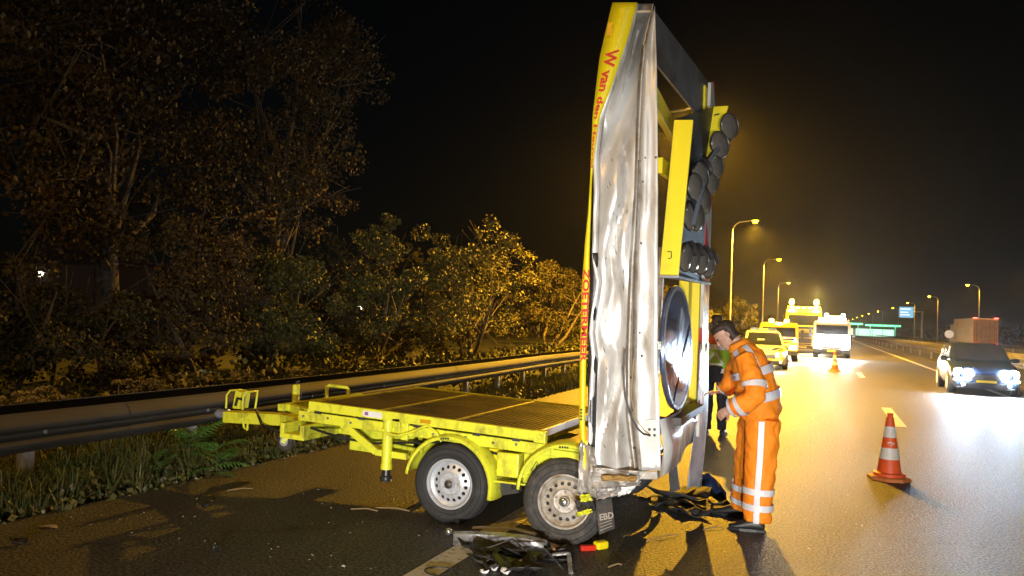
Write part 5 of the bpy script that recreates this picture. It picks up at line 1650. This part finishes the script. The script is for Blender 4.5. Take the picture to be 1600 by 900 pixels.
def tuft(mb, y, x, h, n, sp):
    for q in range(n):
        a = random.uniform(0, 6.283)
        r_ = random.random() ** .5
        d = Vector((math.cos(a), math.sin(a), 0))
        w = random.uniform(.003, .0075)
        s_ = Vector((-d.y, d.x, 0)) * w
        hh = h * random.uniform(.45, 1.15)
        p = Vector((x, y, -.09)) + d * r_ * .05
        le = sp * r_ * random.uniform(.6, 1.3) * hh
        p1 = p + Vector((0, 0, hh * .5)) + d * le * .25
        p2 = p + Vector((0, 0, hh * .88)) + d * le * .7
        p3 = p + Vector((0, 0, hh * random.uniform(.70, .98))) + d * le * 1.25
        mb.add([p - s_, p + s_, p1 + s_, p1 - s_, p2 + s_ * .6, p2 - s_ * .6, p3], [(0, 1, 2, 3), (3, 2, 4, 5), (5, 4, 6)])
for k in range(620):
    y = 1.0 + 8.5 * random.random()
    x = -5.84 - random.random() ** .8 * (abs(rail_x(y) + 5.8) + .5)
    f = noise.noise(Vector((x * 1.1, y * 1.1, 5))) * .5 + .5
    e = max(0, min(1, (-5.78 - x) / .3))
    h = (.16 + .46 * f ** 1.3) * (.35 + .65 * e) * (1 if y < 6.5 else .7)
    tuft(mb, y, x, h + .09, random.randint(14, 34), random.uniform(.5, 1.3))
for k in range(19000):
    y = 9.0 + 40 * random.random() ** 1.5
    edge = interp([(9, -5.85), (21, -6.15), (60, -6.6)], y)
    x = edge - random.random() * (abs(rail_x(y) - edge) + .7)
    f = noise.noise(Vector((x, y, 5))) * .5 + .5
    h = .08 + .22 * f
    blade(mb, Vector((x, y, -.09)), h + .09, random.uniform(.03, .16), random.uniform(.006, .012))
tag(mb.build('verge_grass', GRASSM), 'long unmown grass on the verge in front of the crash barrier', 'grass', kind='stuff')
mb = MB()
for k in range(5200):
    y = 1.5 + 16 * random.random() ** 1.2
    x = -5.78 - random.random() ** 1.2 * .7
    z = random.random() * .22 * min(1, (-5.66 - x) / .3)
    leaf(mb, Vector((x, y, z - .06)), random.uniform(.025, .065), .6)
tag(mb.build('verge_weeds', mat('weed_leaf', (.07, .085, .02), .5, col2=(.10, .075, .02), scale=3, lo=.4, hi=.65, island=(.17, .14, .06))), 'small leafy weeds creeping over the asphalt edge', 'weeds', kind='stuff')

# ---- big-leaved green weeds beside the trailer nose
FERN = mat('fern_leaf', (.075, .20, .035), .45, col2=(.05, .12, .022), scale=8, spec=.4)
def leaf_mesh():
    mb = MB()
    n = 9
    ax = [(t * .26, .05 * math.sin(t * 2.2)) for t in [k / n for k in range(n + 1)]]
    for k in range(1, n):
        x, z = ax[k]
        ln = .085 * math.sin(math.pi * (k / n) ** .8) + .02
        for s_ in (-1, 1):
            mb.add([(x - .012, 0, z), (x + .012, s_ * ln * .4, z + .012), (x + .035, s_ * ln, z - .012), (x + .004, s_ * ln * .5, z + .004)], [(0, 1, 2, 3)])
            mb.add([(x, 0, z), (x + .02, s_ * .016, z + .004), (x + .03, 0, z)], [(0, 1, 2)])
    mb.add([(.235, -.016, .035), (.30, 0, .03), (.235, .016, .035), (.21, 0, .04)], [(0, 1, 2, 3)])
    mb.tube([(0, 0, -.0), (.13, 0, .045), (.25, 0, .036)], [.003, .0025, .001], 5)
    return mb
first_leaf = None
for k, (px, py, lab, sc, nl) in enumerate(((300, 728, 'bushy bright green weed with feathery leaves growing at the barrier foot', 1.25, 13), (345, 742, 'bright green feathery weed spilling over the asphalt edge by the trailer nose', 1.15, 13),
                                       (240, 752, 'small drooping green weed with one broad leaf among the grass', .8, 7))):
    b = gnd(px, py)
    b.x = min(b.x, -5.82)
    t = thing('green_weed', lab, 'plant', (b.x, b.y, -.03), 'green weeds on the verge')
    MB().tube([(b.x, b.y, -.09), (b.x + .01, b.y, .08), (b.x - .01, b.y + .01, .20 * sc)], [.006, .005, .003], 6).build('stem', GRASSM, t)
    for q in range(nl):
        a = q * 2.4 + random.uniform(-.3, .3)
        if first_leaf is None:
            first_leaf = leaf_mesh().build('leaf', FERN, None)
            first_leaf.parent = t
            lf = first_leaf
        else:
            lf = first_leaf.copy()
            COL.objects.link(lf)
            lf.parent = t
        lf.location = (random.uniform(-.02, .02), random.uniform(-.02, .02), .05 + .26 * sc * q / nl)
        lf.rotation_euler = (random.uniform(-.3, .3), random.uniform(-.6, .25), a)
        lf.scale = (sc * random.uniform(.8, 1.2),) * 3
# ---- pale seed-head plants behind the barrier
UMB = mat('dry_umbel', (.42, .36, .26), .9, col2=(.25, .2, .12), scale=30, lo=.45, hi=.6)
for k, (px, py, sc) in enumerate(((25, 628, 1.0), (48, 620, 1.2), (70, 627, .9), (200, 607, .9), (225, 604, 1.1), (250, 608, 1.0), (300, 594, 1.2), (322, 597, 1.0), (365, 585, 1.1), (385, 590, .9), (470, 580, .8), (640, 556, .8))):
    p = onX(px, py, -8.0 - .3 * (k % 3))
    t = thing('pale_umbel_plant', ['pale umbel-flowered weed behind the barrier under the bramble bush', 'pale umbel-flowered weed behind the barrier under the reddish shrub', 'pale umbel-flowered weed behind the barrier near the trailer nose'][0 if k < 3 else 1 if k < 8 else 2],
              'plant', (p.x, p.y, -.09), 'pale umbel weeds behind the barrier')
    MB().tube([(p.x, p.y, -.09), (p.x + .03, p.y, p.z * .5), (p.x, p.y, p.z)], [.012, .009, .005], 6).build('stem', BARK, t)
    for q in range(7):
        c = p + Vector((random.uniform(-.2, .2), random.uniform(-.2, .2), random.uniform(-.14, .08))) * sc
        mb = MB()
        for j in range(26):
            v = rnd_unit()
            e = c + Vector((v.x * .085, v.y * .085, abs(v.z) * .035)) * sc
            leaf(mb, e, .022 * sc, .9, Vector((v.x, v.y, .5)).normalized())
        mb.tube([c - Vector((0, 0, .12)), c], [.003, .003], 4)
        mb.build('umbel', UMB, t)['kind'] = 'stuff'

# ================================================================ DEBRIS ON THE ROAD
def shard(name, label, cat, px, py, size, m_, seed, lift=.02, group=None, asp=.6, z=None):
    """a bent torn sheet lying on the asphalt"""
    random.seed(seed)
    c = gnd(px, py)
    n = 9
    rim = []
    rot = random.uniform(0, 6.28)
    for k in range(n):
        a = 2 * math.pi * k / n
        r_ = size * random.uniform(.55, 1.0)
        x, y = r_ * math.cos(a), r_ * asp * math.sin(a)
        rim.append(Vector((x * math.cos(rot) - y * math.sin(rot), x * math.sin(rot) + y * math.cos(rot), 0)))
    bend = random.uniform(.1, .45)
    ax = Vector((math.cos(rot + .6), math.sin(rot + .6), 0))
    vs = []
    for p in rim:
        vs.append(p + Vector((0, 0, abs(p.dot(ax)) * bend + random.uniform(0, lift))))
    mid = [p * .45 + Vector((0, 0, abs(p.dot(ax)) * bend * .3 + random.uniform(0, lift * .6))) for p in rim]
    allv = vs + mid + [Vector((0, 0, 0))]
    zmin = min(p.z for p in allv)
    fs = [(k, (k + 1) % n, n + (k + 1) % n, n + k) for k in range(n)] + [(n + k, n + (k + 1) % n, 2 * n) for k in range(n)]
    o = MB().add([p - Vector((0, 0, zmin - .004)) for p in allv], fs).build(name, m_, None, solid=.005, smooth=30)
    o.location = (c.x, c.y, 0.0)
    tag(o, label, cat, group)
    return o
SILV = mat('torn_silver', (.42, .42, .43), .35, .5, col2=(.16, .14, .12), scale=14, lo=.42, hi=.65, bump=.3, bscale=30)
SCRAP = mat('scrap_rubber', (.016, .016, .017), .65, col2=(.05, .045, .04), scale=12, bump=.4, bscale=25)
DG = 'black plastic fragments by the front wreckage'
spots = [(735, 858, .10), (760, 870, .16), (790, 866, .18), (820, 872, .17), (845, 862, .12), (770, 888, .14), (800, 893, .16), (835, 892, .15), (868, 878, .12), (815, 855, .10), (750, 880, .09), (880, 868, .10)]
for k, (px, py, s_) in enumerate(spots):
    shard('plastic_fragment', 'torn black plastic fragment in the heap of wreckage by the trailer wheels', 'debris', px, py, s_ * 1.35, SCRAP if k % 3 else BLACKP, 40 + k, .05, DG)
# bent silver bumper beam
def strip_on_ground(name, label, cat, pix, w, h, m_, zs, arch=0.0):
    rows = []
    n = len(pix)
    pts = [gnd(*q) for q in pix]
    for i in range(n):
        d = (pts[min(i + 1, n - 1)] - pts[max(i - 1, 0)]).normalized()
        s_ = Vector((-d.y, d.x, 0)) * w / 2
        b = pts[i] + Vector((0, 0, zs[i]))
        rows.append([b - s_, b - s_ * .9 + Vector((0, 0, h)), b + s_ * .6 + Vector((0, 0, h * 1.15)), b + s_ + Vector((0, 0, h * .5))])
    return tag(MB().grid(rows).build(name, m_, None, smooth=30, solid=.004), label, cat)
strip_on_ground('bumper_beam', 'long bent silver bumper beam lying on the heap of wreckage', 'debris', [(708, 850), (745, 851), (785, 856), (820, 862), (852, 868)], .07, .075, SILV, [.004, .01, .02, .03, .02])
strip_on_ground('trim_strip', 'thin pale trim strip lying across the bumper beam', 'debris', [(738, 836), (770, 839), (805, 844), (838, 851)], .035, .012, mat('pale_trim', (.55, .55, .56), .35, .3), [.05, .07, .08, .07])
strip_on_ground('curved_panel', 'curved black panel edge with dull orange inside beside the wheel', 'debris', [(775, 848), (810, 850), (850, 856), (885, 866)], .10, .03, mat('dull_orange', (.20, .10, .02), .5), [.0, .01, .01, .0])
for k, (px, py, s_) in enumerate(((772, 893, .05), (790, 897, .05), (825, 880, .09), (757, 897, .045))):
    shard('white_fragment', 'broken white plastic fragment among the black wreckage', 'debris', px, py, s_, WHITEP, 80 + k, .03, 'white plastic fragments')
t = thing('bracket', 'bent L-shaped metal bracket standing at the edge of the wreckage', 'debris', tuple(gnd(880, 885)))
b0, b1, b2 = gnd(862, 880), gnd(888, 880), gnd(892, 897)
MB().bar(b0 + Vector((0, 0, .06)), b1 + Vector((0, 0, .07)), .03, .012).build('arm', SILV, t)
MB().bar(b1 + Vector((0, 0, .07)), b2 + Vector((0, 0, .006)), .03, .012).build('arm', SILV, t)
for k, pix in enumerate(([(742, 862), (765, 875), (800, 868), (840, 880)], [(780, 858), (800, 880), (850, 884), (880, 892)], [(730, 870), (755, 890), (790, 884)])):
    pts = [gnd(*q) + Vector((0, 0, z)) for q, z in zip(pix, (.02, .09, .12, .03))]
    pts[-1].z = .012
    tag(MB().tube(pts, .007, 6).build('torn_cable', SCRAP, None, smooth=80), ['black cable looping over the bumper beam wreckage', 'black cable trailing towards the metal bracket', 'short black cable at the open end of the wreckage'][k], 'cable')
# round knob end
p = gnd(701, 836)
tag(MB().lathe([(.012, 0.0), (.028, .012), (.03, .03), (.02, .05), (.001, .055)], (p.x, p.y, 0), 'z', 14).build('knob', CHROME, None, smooth=60), 'small chrome knob lying beside the bumper beam end', 'debris')
# cable loop on the white line
p = gnd(690, 895)
tag(MB().tube([(p.x + .12 * math.cos(a), p.y + .09 * math.sin(a), .009) for a in [R(20 + 14 * k) for k in range(20)]], .005, 6).build('cable_loop', BLACKP, None, smooth=80), 'loop of black cable lying on the white edge line', 'cable')
# red and yellow marker lamp
p = gnd(930, 858)
t = thing('marker_lamp', 'broken red and yellow marker lamp beside the dirty rear wheel', 'debris', (p.x, p.y, 0))
a, b = gnd(907, 861), gnd(930, 860)
MB().bar(a + Vector((0, 0, .022)), b + Vector((0, 0, .022)), .045, .04).build('red_lens', mat('lens_red', (.55, .03, .015), .25), t, bevel=.006)
a, b = gnd(930, 860), gnd(947, 857)
MB().bar(a + Vector((0, 0, .034)), b + Vector((0, 0, .034)), .07, .06).build('yellow_housing', YELB, t, bevel=.016)
# dark bumper shell and wheel-arch scraps in the shadow behind the board
BLUE = mat('gloss_blue', (.02, .04, .12), .15, coat=.9)
pts = [(1085, 775), (1095, 768), (1108, 765), (1120, 770), (1128, 782)]
rows = []
for k, q in enumerate(pts):
    b = gnd(*q)
    rows.append([b + Vector((-.1, .10, .004)), b + Vector((-.02, .04, .12 + .05 * math.sin(k))), b + Vector((.04, -.04, .09)), b + Vector((.06, -.10, .0))])
tag(MB().grid(rows).build('bumper_shell', BLUE, None, smooth=60, solid=.006), 'glossy dark blue bumper piece lying at the foot of the board', 'debris')
for k, (px, py, s_) in enumerate(((1040, 775, .20), (1070, 785, .24), (1095, 795, .20), (1110, 800, .14), (1060, 800, .16), (1020, 790, .14), (1125, 795, .09), (1085, 808, .12))):
    shard('rubber_scrap', 'black torn wheel-arch scrap on the shadowed asphalt by the orange man', 'debris', px, py, s_ * 1.4, SCRAP, 120 + k, .07, 'black scraps below the board', .7)
q = [onY(*c, 6.6) for c in ((1044, 725), (1057, 722), (1062, 765), (1047, 770))]
MB().prism(q, (0, .02, 0)).build('hanging_rubber', BLACKP, tr)
# thin splinters
for k, (a, b, lab) in enumerate((((1010, 846), (1060, 837), 'thin pale splinter lying between the mud flap and the shoes'), ((1098, 829), (1130, 826), 'short pale splinter lying before the shoes of the man'), ((950, 888), (972, 884), 'small pale wood chip near the mud flap'),
                               ((548, 797), (590, 800), 'long thin scrap lying beside the front wheel'), ((585, 795), (640, 800), 'yellowish trim scrap lying beside the front wheel'), ((62, 824), (90, 826), 'pale dead leaf curled on the asphalt by the verge'), ((355, 768), (395, 765), 'thin twig lying below the trailer nose'))):
    p, q = gnd(*a), gnd(*b)
    w = .05 if k == 5 else .010
    mid = p.lerp(q, .5) + Vector((.015, .02, .012))
    rows = [[x + Vector((0, -f * w, .004)), x + Vector((0, 0, .012)), x + Vector((0, f * w, .005))] for x, f in ((p, .15), (p.lerp(mid, .5), .5), (mid, .55), (mid.lerp(q, .5), .4), (q, .1))]
    tag(MB().grid(rows).build('splinter' if k != 5 else 'dead_leaf', mat('pale_splinter', (.22, .15, .07), .8), None, solid=.003), lab, 'debris' if k != 5 else 'leaf')
for k, (px, py, s_, lab) in enumerate(((320, 795, .06, 'small black lump on the shoulder below the green weed'), (30, 852, .09, 'flat dark clod lying near the verge by the dead leaf'), (335, 863, .04, 'tiny dark chip on the shoulder asphalt'))):
    shard('dark_lump', lab, 'debris', px, py, s_, BLACKP, 200 + k, .06)
random.seed(5)
mb = MB()
for k in range(300):
    x = random.uniform(-5.6, .6)
    y = 4.6 + 6.5 * random.random() ** 1.5
    s_ = random.uniform(.003, .011) * (1.5 if random.random() < .1 else 1)
    a = random.uniform(0, 6.28)
    c = Vector((x, y, .0045))
    u, w = Vector((math.cos(a), math.sin(a), 0)) * s_, Vector((-math.sin(a), math.cos(a), 0)) * s_ * .6
    mb.add([c - u, c + w, c + u, c - w, c + Vector((0, 0, s_ * .6))], [(0, 1, 4), (1, 2, 4), (2, 3, 4), (3, 0, 4)])
tag(mb.build('glass_crumbs', mat('glass_crumb', (.45, .42, .35), .3)), 'pale crumbs of broken glass scattered over the shoulder', 'debris', kind='stuff')

# ================================================================ NIGHT HAZE
mb = MB().box((-260, -40, -1.1), (260, 1100, 14.0))
hz_ = mb.build('haze', [], None)
M = bpy.data.materials.new('haze')
M.use_nodes = True
n, l = M.node_tree.nodes, M.node_tree.links
n.remove(n['Principled BSDF'])
pv = n.new('ShaderNodeVolumePrincipled')
pv.inputs['Color'].default_value = (.95, .95, .95, 1)
pv.inputs['Density'].default_value = HAZE
pv.inputs['Anisotropy'].default_value = .82
l.new(pv.outputs[0], n['Material Output'].inputs['Volume'])
hz_.data.materials.append(M)
tag(hz_, 'thin night haze over the motorway', 'haze', kind='stuff')

for o in bpy.data.objects:
    if '_org' in o:
        del o['_org']
